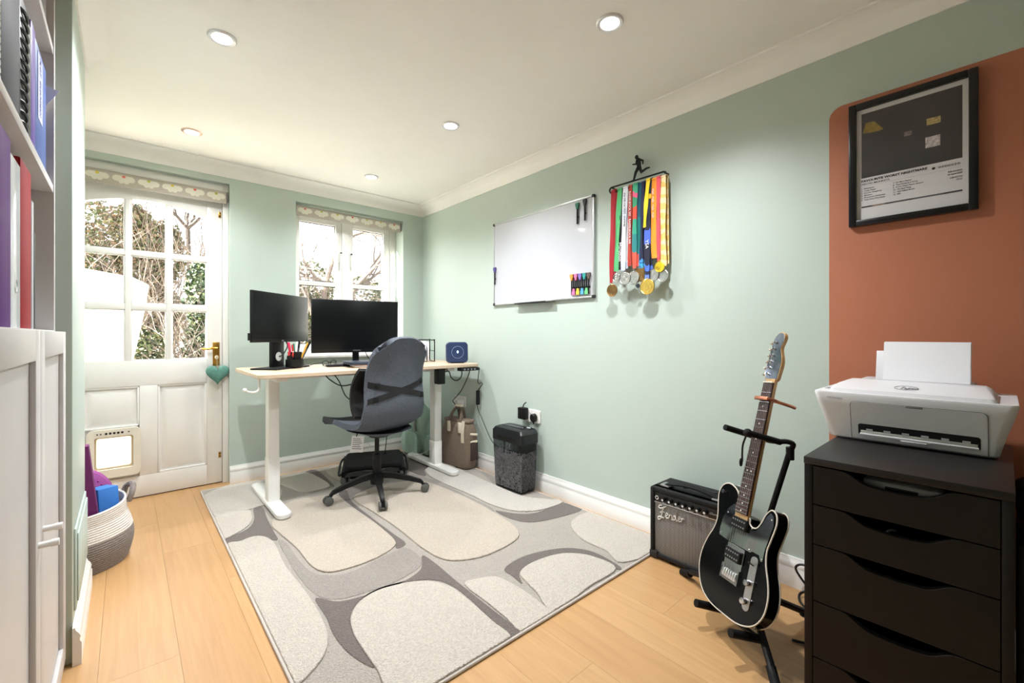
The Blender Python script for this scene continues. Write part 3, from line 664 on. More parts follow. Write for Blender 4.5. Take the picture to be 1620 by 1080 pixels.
B().prism(rrect(.34, .235, .012, 4), 0, .010, bev=.002).build('base', SLATE, lp); B().prism(rrect(.34, .235, .012, 4), .011, .018, bev=.002).build('lid', SLATE, lp); B().box(-.12, .12, .113, .118, .006, .014, .001).build('hinge', BLACK, lp)
kb = thing('desk_dock', 'flat black device in front of the laptop, left side', 'device', (1.07, 2.955, DZ), R(-6))
B().prism(rrect(.17, .055, .008, 4), .0005, .017, bev=.003).build('case', BLACK, kb); B().box(-.07, .07, -.012, .012, .016, .0185, .001).build('top_plate', mat('gloss_black', (10, 10, 11), .15), kb)
gl = thing('reading_glasses', 'pair of dark spectacles lying behind the flat black device', 'glasses', (1.03, 3.03, DZ), R(20))
for s in (-1, 1):
    B().tube([(s * .032 + .024 * math.cos(a), .0, .021 + .018 * math.sin(a)) for a in [2 * PI * k / 20 for k in range(20)]], .0022, 6, closed=True).build('rim', BLACK, gl)
    B().tube(smooth_path([(s * .056, 0, .028), (s * .06, .05, .022), (s * .058, .11, .008), (s * .05, .13, .003)]), .002, 6).build('temple', BLACK, gl)
B().tube(smooth_path([(-.009, 0, .026), (0, 0, .030), (.009, 0, .026)]), .002, 6).build('bridge', BLACK, gl)
# file rack with papers at the window end
fr = thing('file_rack', 'black wire file rack at the far corner of the desk', 'file rack', (1.80, 3.10, DZ), R(-20))
for y in (-.10, .10): B().tube(smooth_path([(-.06, y, .004), (-.06, y, .165), (-.05, y, .172), (.05, y, .172), (.06, y, .165), (.06, y, .004)], 3), .0045, 6).build('end_loop', BLACKM, fr)
b = B()
for x, z in ((-.06, .004), (.06, .004), (0, .004), (-.06, .085), (.06, .085), (.055, .17)): b.cyl((x, -.10, z), (x, .10, z), .003, n=6)
b.build('side_bar', BLACKM, fr)
ps = thing('paper_sheets', 'white paper sheets standing in the black wire rack', 'papers', (1.79, 3.10, DZ + .0085), R(-20))
for k in range(3): B().box(-.03 + .025 * k, -.022 + .025 * k, -.092, .092, 0, .162 - .006 * k, .001).build('sheet_bundle', PAPER, ps)
# blue wifi hub
rt = thing('wifi_hub', 'dark blue rounded square wifi hub standing on the right end of the desk', 'router', (1.865, 2.735, DZ), R(-22))
NAVY = mat('navy_plastic', (44, 58, 92), .35, var=.06)
B().prism(rrect(.165, .155, .028, 6, 0, .0805), -.018, .018, M=basis((0, 0, 0), (1, 0, 0), (0, 0, 1), (0, -1, 0)) @ RX(R(-4)), bev=.006).build('case', NAVY, rt)
b = B(); b.tube([(.045 * math.cos(a), -.0245, .082 + .045 * math.sin(a)) for a in [2 * PI * k / 36 for k in range(36)]], .0012, 6, closed=True); b.build('ring_mark', mat('ring_blue', (140, 165, 205), .3), rt)
B().prism([(.006 * math.cos(a), .010 * math.sin(a)) for a in [2 * PI * k / 14 for k in range(14)]], 0, .001, M=basis((0, -.0235, .085), (1, 0, 0), (0, 0, 1), (0, -1, 0))).build('status_light', mat('status_blue', (170, 200, 255), .3, emit=1.5), rt)
B().box(-.05, .05, -.02, .02, 0, .006, .002).build('foot', BLACK, rt)

# ------------------------------------------------------------------ office chair
CHF = mat('blue_grey_wool', (92, 97, 106), .95, var=.3, vscale=230, bump=.5, bscale=300, spec=.15)
ch = thing('office_chair', 'blue-grey upholstered swivel chair on a black five-star base, back to the viewer', 'chair', (1.195, 2.65, .016), R(12))
prof_ = smooth_path([(.255, .445, 0), (.225, .468, 0), (.12, .462, 0), (0, .448, 0), (-.10, .446, 0), (-.165, .468, 0), (-.20, .525, 0), (-.212, .60, 0), (-.205, .70, 0), (-.215, .80, 0), (-.235, .90, 0), (-.262, .995, 0)], 5)
def shell(u, v, off=0.0):
    k = v * (len(prof_) - 1); i = min(int(k), len(prof_) - 2); f = k - i; p = prof_[i].lerp(prof_[i + 1], f); d = (prof_[i + 1] - prof_[i]).normalized()
    s = (u - .5) * 2
    hw = .225 if v < .38 else .225 + (.195 - .225) * min(1, (v - .38) / .5)
    if v < .10: hw *= (1 - ((.10 - v) / .10) ** 2 * .30)
    if v > .86: hw *= max(.05, 1 - ((v - .86) / .14) ** 2.6 * .13)
    # sides wrap up from the seat and forward from the back
    edge = abs(s) ** 2.6
    nrm = Vector((-d.y, d.x))                          # points to the sitter
    if nrm.y < 0 and v < .4: nrm = -nrm
    bl = min(1, max(0, (v - .3) / .25))
    lift = (.028 * (1 - bl) + .050 * bl) * edge * (1.0 if v < .8 else max(0, 1 - (v - .8) / .2))
    sgn = 1
    q = Vector((p.x, p.y)) + Vector((d.y, -d.x)) * lift * (1 if True else sgn)
    if v > .86: q.y -= .06 * ((v - .86) / .14) ** 2 * abs(s) ** 3
    n2 = Vector((d.y, -d.x))
    q = q - n2 * off
    return (s * hw, q.x, q.y)
# direction: profile runs from the seat front to the top, so (d.y,-d.x) points up from the seat / forward from the back
B().grid(lambda u, v: shell(u, v), 22, 70, -.030).build('shell', CHF, ch, 60)
for s_ in (0, 1): B().tube(smooth_path([shell(s_, .02 + .9 * k / 30, .015) for k in range(31)], 2), .0035, 6).build('edge_piping', mat('piping_grey', (96, 102, 114), .9, var=.1), ch)
def pan(u, v):
    a = 2 * PI * u; r_ = .05 + .15 * (1 - v) ** 1.2
    return (r_ * .95 * math.cos(a), -.02 + r_ * 1.1 * math.sin(a), .420 - .055 * v)
B().grid(pan, 28, 8).build('seat_pan', CHF, ch, 60)
b = B(); b.cyl((0, -.02, .365), (0, -.02, .372), .06); b.cyl((0, 0, .25), (0, 0, .37), .014); b.cyl((0, 0, .10), (0, 0, .25), .026, n=24); b.build('gas_lift', BLACKM, ch)
B().tube(smooth_path([(.05, 0, .372), (.13, .01, .375), (.17, .02, .37), (.185, .02, .352)]), .005, 8).build('lever', BLACKM, ch)
B().lathe([(.0, .062), (.040, .065), (.042, .10), (.035, .125), (.028, .13), (0, .13)], 24).build('base_hub', BLACKM, ch)
arm = None
caster_parts = None
for k in range(5):
    a = R(168 + 72 * k); c, s_ = math.cos(a), math.sin(a)
    MA = RZ(a)
    ab = B(); pr = [(.03, .118, .022, .017), (.10, .112, .020, .016), (.20, .090, .017, .013), (.275, .068, .014, .011), (.292, .050, .013, .011), (.296, .040, .010, .010)]
    ab.loft([[(x, -w2, z - h2), (x, w2, z - h2), (x, w2 * .7, z + h2), (x, -w2 * .7, z + h2)] for x, z, w2, h2 in pr])
    o = ab.xform(MA).build('base_arm', BLACKM, ch, 40)
    ca = B().xform(Matrix.Identity(4)); ca.cyl((.296, 0, .03), (.296, 0, .052), .008, n=12); ca.box(.282, .318, -.010, .010, .018, .044, .006); o2 = ca.xform(MA).build('caster', BLACK, ch)
    for sy in (-1, 1):
        w_ = B(); w_.lathe([(.0, -.007), (.020, -.007), (.0255, -.004), (.0255, .004), (.020, .007), (0, .007)], 24, M=T(.302, sy * .0165, .0258) @ RX(PI / 2))
        w_.xform(MA).build('wheel', mat('caster_grey', (92, 92, 88), .6, var=.1), o2)
# care label below the seat
lb_ = B().box(-.036, .036, -.0006, .0006, 0, .10, M=T(-.135, .02, .285) @ RZ(R(-38)) @ RY(R(6))).build('paper_label', PAPER, ch)
for k in range(6): B().box(-.028, .028 - .006 * (k % 3), -.0012, -.0006, .02 + .012 * k, .023 + .012 * k, M=T(-.135, .02, .285) @ RZ(R(-38)) @ RY(R(6))).build('label_line', DARKTXT, lb_)
B().tube([(-.135, .02, .38), (-.12, .02, .425)], .003, 6).build('label_tie', BLACKM, ch)
# lumbar cushion strapped to the chair back
lc = thing('lumbar_cushion', 'black mesh lumbar support strapped round the chair back with crossed black straps', 'cushion', (1.195, 2.65, .016), R(12))
def lum(u, v):
    a = (u - .5) * 2; vv = .54 + .27 * v; p = shell(.5 + a * .52, vv, -.0)
    blg = (1 - abs(a) ** 4) * .03 + .04 * math.sin(PI * v) ** .8
    return (p[0] * 1.12, p[1] + .004 + blg + .028 * abs(a) * math.sin(PI * v), p[2])
B().grid(lum, 20, 14, .02).build('pad', mat('black_mesh_fabric', (22, 20, 20), .9, var=.3, vscale=300), lc, 60)
def strap(v0, v1, name):
    def f(u, w):
        s = -.02 + 1.04 * u; v = v0 + (v1 - v0) * u; p = shell(min(1, max(0, s)), v + (w - .5) * .030, .034); return p
    B().grid(f, 24, 2, -.0025).build('strap', mat('black_webbing', (18, 18, 19), .8, var=.2, vscale=200), lc, 60)
strap(.655, .745, 'a'); strap(.745, .655, 'b')
for s_, v_ in ((.10, .664), (.12, .735), (.93, .738), (.93, .662)):
    p = shell(s_, v_, .038); B().box(p[0] - .016, p[0] + .016, p[1] - .004, p[1] + .004, p[2] - .016, p[2] + .016, .003).build('buckle', BLACK, lc)

# ------------------------------------------------------------------ under the desk
ft = thing('foot_rest', 'black padded foot rest on the rug behind the chair base', 'foot rest', (1.375, 3.10, .0165), R(-24))
b = B(); b.loft([[(-.215, -.15, .0), (.215, -.15, 0), (.215, .15, 0), (-.215, .15, 0)], [(-.215, -.15, .05), (.215, -.15, .05), (.215, .15, .085), (-.215, .15, .085)]]); b.build('base', BLACKM, ft)
B().prism(rrect(.40, .29, .03, 5), 0, .032, M=T(0, 0, .064) @ RX(R(6.5)), bev=.010).build('pad', mat('black_cloth', (24, 24, 25), .9, var=.2, bump=.2), ft)
for s in (-1, 1): B().tube(smooth_path([(s * .21, -.15, .04), (s * .235, -.12, .03), (s * .235, .12, .05), (s * .21, .15, .07)]), .008, 8).build('side_rail', BLACK, ft)
# mint backpack
MINT = mat('mint_canvas', (164, 192, 178), .9, var=.08, vscale=40, bump=.25, bscale=90)
bk = thing('backpack', 'pale mint backpack standing in the corner behind the desk leg', 'backpack', (1.905, 3.345, .0165), R(4))
def soft_box(w, d, h, rz=.10, puff=.02, M=None, nz=10):
    b = B(); rings = []
    for k in range(nz + 1):
        v = k / nz; sc = 1 - rz * max(0, (v - .7) / .3) ** 2 * 1.4 - (.06 if k == 0 else 0); ex = puff * math.sin(PI * v)
        rings.append([(p[0] * sc, p[1] * sc, h * v + (0 if 0 < k < nz else 0)) for p in rrect(w + ex, d + ex, min(w, d) * .35, 5)])
    rings.append([(p[0] * .6, p[1] * .6, h * 1.02) for p in rrect(w * (1 - rz), d * (1 - rz), min(w, d) * .3, 5)])
    b.loft(rings)
    if M is not None: b.xform(M)
    return b
soft_box(.16, .27, .40, .45).build('body', MINT, bk, 70)
soft_box(.055, .22, .19, .25, .01, T(-.10, -.01, .01)).build('front_pocket', MINT, bk, 70)
b = B(); b.tube(smooth_path([(-.098, -.12, .17), (-.128, -.08, .205), (-.13, .06, .205), (-.098, .10, .17)]), .004, 6); b.build('pocket_zip', mat('mint_zip', (140, 170, 158), .7), bk)
for y in (-.05, .05): B().tube(smooth_path([(-.04, y, .40), (-.09, y, .36), (-.105, y * 1.2, .26), (-.10, y * 1.3, .20)]), .010, 8).build('strap', mat('grey_webbing', (160, 164, 160), .8), bk)
B().tube(smooth_path([(0, -.04, .40), (0, -.03, .445), (0, .03, .445), (0, .04, .40)]), .008, 8).build('grab_handle', mat('grey_webbing', (160, 164, 160), .8), bk)
soft_box(.12, .04, .16, .2, .005, T(0, -.155, .01)).build('side_pocket', MINT, bk, 70)
# brown canvas bag
BRN = mat('brown_canvas', (128, 112, 98), .92, var=.08, vscale=60, bump=.25, bscale=220)
CRL = mat('cream_leather', (232, 222, 200), .6, var=.04)
bg_ = thing('canvas_bag', 'brown canvas bag with cream leather straps leaning on the wall by the desk foot', 'bag', (1.935, 2.81, .0165), R(9))
soft_box(.115, .30, .34, .12, .012, None).build('body', BRN, bg_, 70)
soft_box(.09, .27, .03, .3, .004, T(0, 0, .335)).build('top_flap', BRN, bg_, 70)
for y in (-.075, .045):
    B().tube(smooth_path([(-.062, y, .30), (-.05, y * .95, .37), (-.02, y * .6, .43), (0, 0, .452), (.02, y * .3, .43), (.03, y * .5, .36)]), .011, 8).build('handle', mat('brown_webbing', (104, 90, 78), .9), bg_)
    B().box(-.072, -.056, y - .014, y + .014, .265, .345, .005, M=None).build('leather_tab', CRL, bg_)
B().box(-.016, .016, -.035, .03, .447, .466, .006).build('handle_wrap', CRL, bg_)
B().grid(lambda u, v: (-.066 - .006 * math.sin(PI * v), -.10 - .030 * u + .010 * v, .36 - .165 * v), 3, 8, -.004).build('leather_strap', CRL, bg_)
for z0, z1 in ((.31, .25), (.25, .20)): B().tube([(-.03, -.150, z0 - .05), (.03, -.165, z1)], .009, 8).build('cord_tab', CRL, bg_)
B().box(-.03, .04, -.168, -.150, .06, .20, .006).build('side_pocket', mat('bag_net', (70, 56, 52), .9, var=.3, vscale=120), bg_)
B().tube(smooth_path([(-.05, .148, .33), (-.07, .17, .25), (-.07, .172, .12), (-.05, .152, .06)]), .007, 8).build('side_strap', mat('brown_webbing', (104, 90, 78), .9), bg_)
# ------------------------------------------------------------------ shredder
sr = thing('paper_shredder', 'black paper shredder with a smoky bin full of shreds by the right wall', 'shredder', (1.925, 2.15, .0165))
SMOKE = glass_mat('smoked_plastic', tint=(176, 176, 178), rough=.08)
def tub(w, d, x0): return rrect(w, d, .02, 4)
b = B(); b.loft([[(p[0], p[1], 0) for p in rrect(.125, .262, .015, 4)], [(p[0], p[1], .02) for p in rrect(.130, .27, .018, 4)], [(p[0], p[1], .315) for p in rrect(.148, .296, .02, 4)]], cap1=False)
bin_ = b.build('bin', SMOKE, sr)
rnd = random.Random(4); b = B()
for k in range(5200):
    z = rnd.uniform(.008, .25) if rnd.random() < .97 else .25; 
    top = .235 + .03 * math.sin(k * .37); z = min(z, top); f = z / .315; hx = (.0625 + .0095 * f) - .004; hy = (.131 + .016 * f) - .004
    s_ = rnd.random()
    if s_ < .62: p = Vector((-hx + rnd.uniform(0, .006), rnd.uniform(-hy, hy), z))
    else: p = Vector((rnd.uniform(-hx, hx), (-hy + rnd.uniform(0, .006)) if s_ < .93 else hy, z))
    d = Vector((rnd.uniform(-.25, .25), rnd.uniform(-1, 1), rnd.uniform(-1, 1))).normalized(); L_ = rnd.uniform(.008, .02)
    e = d.cross(Vector((rnd.uniform(-1, 1), rnd.uniform(-.3, .3), rnd.uniform(-.3, .3)))).normalized() * .0016
    q = [p - d * L_ / 2 - e, p + d * L_ / 2 - e, p + d * L_ / 2 + e, p - d * L_ / 2 + e]
    for w_ in q: w_.x = max(-hx, min(hx, w_.x)); w_.y = max(-hy, min(hy, w_.y)); w_.z = max(.006, w_.z)
    b.bm.faces.new([b.bm.verts.new(w_) for w_ in q])
b.build('paper_shreds', mat('shred_paper', (226, 222, 224), .8, var=.3, vscale=60), sr, kind='stuff')
B().prism(rrect(.112, .25, .012, 4), .004, .215, bev=.004).build('shred_core', mat('shred_core', (60, 58, 60), .9, var=.5, vscale=90), sr)
b = B(); b.loft([[(p[0], p[1], .310) for p in rrect(.154, .302, .022, 4)], [(p[0], p[1], .372) for p in rrect(.154, .302, .022, 4)], [(p[0] + .004, p[1], .392) for p in rrect(.142, .27, .022, 4)], [(p[0] + .006, p[1], .400) for p in rrect(.11, .235, .022, 4)]])
hd = b.build('head', mat('shredder_head', (20, 22, 25), .35, var=.06), sr, 30)
B().box(-.030, -.018, -.105, .105, .3965, .4015, .001).build('feed_slot', mat('slot_black', (4, 4, 5), .6), hd)
for k in range(7): B().box(.002, .010, -.075 + .022 * k, -.063 + .022 * k, .4, .4008).build('marking', mat('marking_grey', (150, 154, 160), .5), hd)
B().box(.022, .036, -.118, -.088, .399, .406, .002).build('switch', mat('switch_grey', (176, 180, 184), .4), hd)
B().box(-.0785, -.076, -.09, .09, .316, .345, .001).build('grip', mat('grip_black', (8, 8, 9), .3), hd)

# ------------------------------------------------------------------ sockets, plugs, adapters and cables
SOCK = mat('socket_white', (238, 234, 230), .3, var=.01)
def socket(label, y0, y1, z0, z1, x=XR, group='wall sockets'):
    t = thing('wall_socket', label, 'socket', (x, (y0 + y1) / 2, z0), 0, group)
    B().prism(rrect(y1 - y0, z1 - z0, .008, 4), 0, .011, M=basis((0, 0, (z1 - z0) / 2), (0, -1, 0), (0, 0, 1), (-1, 0, 0)), bev=.003).build('plate', SOCK, t)
    for s in (-1, 1):
        B().box(-.0135, -.0105, s * .017 - .006, s * .017 + .006, (z1 - z0) * .66, (z1 - z0) * .66 + .016, .001).build('rocker_switch', SOCK, t)
    return t
socket('white double wall socket above the shredder', 2.020, 2.166, .437, .523)
socket('white double wall socket on the right wall above the brown bag', 2.86, 3.006, .44, .526)
ad = thing('power_adapter', 'black upright power adapter plugged in above the shredder', 'adapter', (2.026, 2.156, .455), 0)
B().box(-.042, 0, -.033, .033, 0, .078, .006).build('case', BLACK, ad); B().tube(smooth_path([(-.02, 0, .077), (-.02, -.004, .092), (-.016, -.010, .104), (-.006, -.016, .112)]), .004, 8).build('cable_stub', CABLE, ad)
pg = thing('mains_plug', 'black three-pin plug with a grey cable in the socket above the shredder', 'plug', (2.028, 2.062, .452), 0)
b = B(); b.prism([(.024 * math.cos(a), .026 * math.sin(a) * (1 if math.sin(a) > 0 else 1.1)) for a in [2 * PI * k / 20 for k in range(20)]], 0, .032, M=basis((0, 0, .024), (0, -1, 0), (0, 0, 1), (-1, 0, 0)), bev=.005); b.build('plug_body', BLACK, pg)
B().cyl((-.016, 0, .0), (-.016, 0, -.018), .006, .004).build('strain_relief', BLACK, pg)
B().tube(smooth_path([(-.016, 0, -.016), (-.014, -.008, -.05), (-.012, -.012, -.12), (-.012, -.012, -.25), (-.014, .0, -.33), (-.016, .01, -.40)]), .003, 6).build('cable', mat('grey_cable', (150, 152, 150), .6), pg)
for k, (y, lab) in enumerate(((2.965, 'white plug on a white lead in the socket above the brown bag, left one'), (2.895, 'white square charger in the socket above the brown bag, right one'))):
    wp = thing('white_plug' if k == 0 else 'white_charger', lab, 'plug', (2.028, y, .475), 0)
    B().box(-.04, 0, -.024, .024, -.02, .028, .006).build('body', SOCK, wp)
    B().tube(smooth_path([(-.03, 0, -.018), (-.035, 0, -.06), (-.03, .02, -.14), (-.02, .05, -.22)]), .0025, 6).build('lead', CABLEW, wp)
def cable(label, pts, r=.0035, m=CABLE, name='cable', n=6, group=None):
    o = B().tube(smooth_path(pts, n), r, 6).build(name, m, None, 60); return tag(o, label, 'cable', group)
Zd = DZ - .026
cable('black cable looping low under the left half of the desk', [(.92, 2.80, Zd), (.95, 2.80, .745), (1.02, 2.80, .70), (1.10, 2.80, .705), (1.2, 2.8, .74), (1.30, 2.80, .765), (1.40, 2.80, .757)], .004)
cable('thin black cable hanging from the desk towards the chair back', [(.985, 2.85, Zd), (1.03, 2.85, .72), (1.08, 2.87, .62), (1.16, 2.90, .575), (1.30, 2.95, .56), (1.42, 2.98, .565), (1.5, 3.0, .59), (1.56, 3.0, .72), (1.58, 3.0, Zd)])
cable('short black cable loop under the middle of the desk', [(1.34, 2.96, Zd - .005), (1.36, 2.96, .735), (1.40, 2.96, .73), (1.43, 2.96, .745), (1.45, 2.96, Zd)])
cable('black cable dropping straight behind the chair seat', [(1.39, 2.99, .735), (1.395, 2.99, .62), (1.41, 3.0, .50), (1.44, 3.02, .40), (1.45, 3.05, .25), (1.45, 3.08, .13)], .003)
cable('thick black cable coil under the right end of the desk', [(1.70, 2.70, .74), (1.74, 2.66, .76), (1.76, 2.655, .715), (1.80, 2.65, .69), (1.84, 2.65, .71), (1.85, 2.65, .75), (1.83, 2.65, Zd)], .0045)
cable('black cable running from the desk edge down behind the brown bag', [(1.965, 2.70, Zd), (1.955, 2.71, .72), (1.94, 2.78, .60), (1.96, 2.90, .52), (1.97, 2.95, .49), (1.975, 2.90, .45), (1.99, 2.90, .40), (2.005, 2.91, .30), (2.01, 2.92, .15)])
cable('black cable hanging from the desk corner to the wall adapter', [(1.99, 2.62, .775), (1.995, 2.64, .72), (2.005, 2.66, .66), (2.0, 2.63, .655), (1.995, 2.60, .665), (2.0, 2.60, .65), (2.0, 2.65, .60), (2.005, 2.665, .55), (2.005, 2.66, .46), (2.005, 2.60, .38), (1.995, 2.48, .25), (1.995, 2.38, .21), (1.995, 2.35, .13)], .003)
cable('black cable loop hanging to the skirting left of the shredder', [(2.00, 2.345, .30), (2.005, 2.35, .22), (2.0, 2.37, .16), (2.0, 2.42, .14), (2.0, 2.43, .11), (2.0, 2.39, .06), (2.0, 2.36, .035), (1.995, 2.36, .08), (1.995, 2.41, .15)], .003)
inl = thing('inline_adapter', 'small black in-line power brick on the cable below the desk corner', 'adapter', (2.005, 2.66, .49), 0)
B().box(-.012, .012, -.012, .012, 0, .11, .005).build('brick', BLACK, inl)
cable('white cable trailing across the rug from below the seat to the desk foot', [(1.64, 3.19, .024), (1.71, 3.16, .05), (1.765, 3.13, .058), (1.82, 3.07, .10), (1.83, 3.04, .2), (1.86, 3.06, .30), (1.95, 3.1, .42)], .003, CABLEW)
cable('white cable drooping behind the gas lift to the back skirting', [(1.38, 3.38, .40), (1.42, 3.4, .25), (1.5, 3.41, .10), (1.62, 3.36, .03), (1.72, 3.25, .022)], .003, CABLEW)

# ------------------------------------------------------------------ whiteboard
MR = onright(XR, 0, 0)
def rr(y, z, x=0): return MR @ Vector((-y, z, x))
wb = thing('whiteboard', 'white magnetic board with aluminium frame on the green wall', 'whiteboard', (XR, 2.035, 1.238))
MWB = onright(0, 0, 0)
B().box(-.452, .452, .006, .590, .004, .013, M=MWB).build('board', mat('whiteboard_enamel', (198, 201, 207), .07, var=.005, coat=.15), wb)
ALU = mat('aluminium', (205, 206, 208), .35, .9, var=.03)
B().box(-.461, .461, 0, .010, .002, .018, .002, M=MWB).build('frame_rail', ALU, wb); B().box(-.461, .461, .586, .596, .002, .018, .002, M=MWB).build('frame_rail', ALU, wb)
B().box(-.461, -.451, .008, .588, .002, .018, .002, M=MWB).build('frame_rail', ALU, wb); B().box(.451, .461, .008, .588, .002, .018, .002, M=MWB).build('frame_rail', ALU, wb)
for x in (-.454, .454):
    for y in (.007, .589): B().box(x - .010, x + .010, y - .010, y + .010, .0, .021, .005, M=MWB).build('corner_cap', mat('dark_corner', (40, 42, 44), .4), wb)
tr_ = B().box(-.20, .145, -.006, .002, .004, .045, .002, M=MWB).build('pen_tray', mat('tray_black', (24, 24, 26), .4), wb)
B().box(.10, .15, -.004, .004, .012, .046, .002, M=MWB).build('tray_label', ALU, tr_)
def dry_marker(label, y, z, L, cap, up, cm=BLACK, group='dry-wipe markers', tilt=0.0, r=.0055):
    o = thing('dry_wipe_marker', label, 'marker', None or (XR, y, z), 0, group)
    o.rotation_euler = (tilt, 0, 0)
    s = 1 if up else -1
    B().cyl((-.022, 0, -s * L * .5), (-.022, 0, s * L * .22), r, n=10).build('barrel', cm, o)
    b = B(); b.loft([[(-.022 - r * 1.1 + 0, -w, s * z0), (-.022 + r * .9, -w, s * z0), (-.022 + r * .9, w, s * z0), (-.022 - r * 1.1, w, s * z0)] for z0, w in ((L * .20, .006), (L * .30, .0075), (L * .36, .012), (L * .5, .012))]); b.build('eraser_cap', cap, o)
    B().cyl((-.0175, 0, -.02), (-.0145, 0, -.02), .006, n=10).build('magnet', BLACK, o)
    return o
cc = {n: mat('cap_' + n, c, .5) for n, c in dict(green=(20, 110, 84), black=(34, 34, 36), purple=(86, 70, 140), orange=(236, 150, 60), pink=(226, 110, 160), violet=(130, 110, 190), teal=(40, 150, 150), brown=(96, 84, 76), yellow=(238, 200, 70), sky=(90, 170, 215), lime=(110, 200, 130)).items()}
zz = lambda x, y, X: at(760 + x / 4.153, 230 + y / 4.153, X=X)
XM = XR - .022
p = zz(637, 447, XM); dry_marker('dry-wipe marker with a dark green cap high on the whiteboard', p.y, p.z, .125, cc['green'], True)
p = zz(686, 422, XM); dry_marker('dry-wipe marker with a black cap high on the whiteboard', p.y, p.z, .125, cc['black'], True)
p = zz(94, 858, XM); dry_marker('dry-wipe marker with a purple cap on the left edge of the whiteboard', p.y, p.z, .125, cc['purple'], True)
p0 = zz(600, 915, XM); p1 = zz(712, 905, XM)
for k, (cname, up) in enumerate((('orange', True), ('pink', False), ('pink', True), ('yellow', False), ('violet', True), ('sky', False), ('teal', True), ('lime', False), ('brown', True))):
    y = p0.y + (p1.y - p0.y) * k / 8; z = p0.z + (p1.z - p0.z) * k / 8
    n_ = ('leftmost', 'second', 'third', 'fourth', 'fifth', 'sixth', 'seventh', 'eighth', 'rightmost')[k]
    dry_marker('%s of the nine bunched markers low on the whiteboard, %s cap %s' % (n_, cname, 'up' if up else 'down'), y, z, .125, cc[cname], up, cm=BLACK, group='bunched dry-wipe markers', r=.0045)

# ------------------------------------------------------------------ medal hanger and medals
HX = .045
mh = thing('medal_hanger', 'black metal medal hanger with a running figure on top', 'medal hanger', (XR, 1.276, 1.80)); MH = onright(0, 0, 0)
def hz(x, y, X=XR - HX): q = at(940 + x / 4.32, 230 + y / 4.32, X=X); return (-(q.y - 1.276), q.z - 1.80)
B().tube([(p[0], p[1], HX) for p in rrect(.335, .030, .014, 6, 0, .015)], .0045, 8, closed=True).xform(MH).build('rail', BLACKM, mh)
for s in (-1, 1): B().cyl((s * .155, .028, 0), (s * .155, .028, HX), .004, n=8).xform(MH).build('wall_standoff', BLACKM, mh)
b = B()
def limb(pts, ws):
    n = len(pts); L_, R_ = [], []
    for i in range(n):
        a = Vector(hz(*pts[max(i - 1, 0)])); c_ = Vector(hz(*pts[min(i + 1, n - 1)])); d = (c_ - a).normalized(); nn = Vector((-d.y, d.x)) * ws[i]; q = Vector(hz(*pts[i])); L_.append(q + nn); R_.append(q - nn)
    b.prism([(p.x, p.y) for p in L_ + R_[::-1]], HX - .002, HX + .0015, M=MH)
hc = hz(290, 80); b.prism([(hc[0] + .0095 * math.cos(a), hc[1] + .011 * math.sin(a)) for a in [2 * PI * k / 16 for k in range(16)]], HX - .002, HX + .0015, M=MH)
limb([(294, 84), (300, 96), (305, 125), (308, 160)], [.004, .012, .013, .010]); limb([(292, 98), (285, 128), (262, 130)], [.006, .005, .003]); limb([(312, 97), (333, 103), (331, 128)], [.006, .005, .003])
limb([(302, 150), (284, 185), (270, 238), (250, 246)], [.010, .008, .005, .003]); limb([(310, 152), (323, 180), (360, 155), (380, 150)], [.010, .008, .005, .003])
b.xform(Matrix.Identity(4)).build('runner', BLACKM, mh)
def ribmat(name, cols, scale=1.0):
    """woven ribbon: bands of colour down its length"""
    if name in MATS: return MATS[name]
    m = mat(name, cols[0][1], .7, bump=.1, bscale=300); t = m.node_tree; bs = t.nodes['Principled BSDF']
    if len(cols) > 1:
        tcn = t.nodes.new('ShaderNodeTexCoord'); sp = t.nodes.new('ShaderNodeSeparateXYZ'); t.links.new(tcn.outputs['Object'], sp.inputs[0])
        mr = t.nodes.new('ShaderNodeMapRange'); mr.inputs['From Min'].default_value = 0; mr.inputs['From Max'].default_value = -.56
        nz = t.nodes.new('ShaderNodeTexNoise'); nz.inputs['Scale'].default_value = 30; t.links.new(tcn.outputs['Object'], nz.inputs['Vector'])
        ma = t.nodes.new('ShaderNodeMath'); ma.operation = 'MULTIPLY_ADD'; ma.inputs[1].default_value = .08
        t.links.new(sp.outputs['Z'], mr.inputs[0]); t.links.new(nz.outputs['Fac'], ma.inputs[0]); t.links.new(mr.outputs[0], ma.inputs[2])
        rp = t.nodes.new('ShaderNodeValToRGB'); rp.color_ramp.interpolation = 'CONSTANT'; e = rp.color_ramp.elements
        e[0].position = 0; e[0].color = lin(cols[0][1]); e[1].position = min(.999, cols[1][0] + .04); e[1].color = lin(cols[1][1])
        for ps_, c in cols[2:]: q = e.new(min(.999, ps_ + .04)); q.color = lin(c)
        t.links.new(ma.outputs[0], rp.inputs['Fac']); t.links.new(rp.outputs['Color'], bs.inputs['Base Color'])
    return m
GOLD = mat('gold_medal', (226, 190, 100), .3, 1.0, var=.12, vscale=40); SILV = mat('silver_medal', (188, 188, 186), .3, 1.0, var=.2, vscale=60, bump=.4, bscale=120); BRON = mat('bronze_medal', (142, 112, 72), .38, 1.0, var=.2, vscale=60, bump=.3, bscale=120)
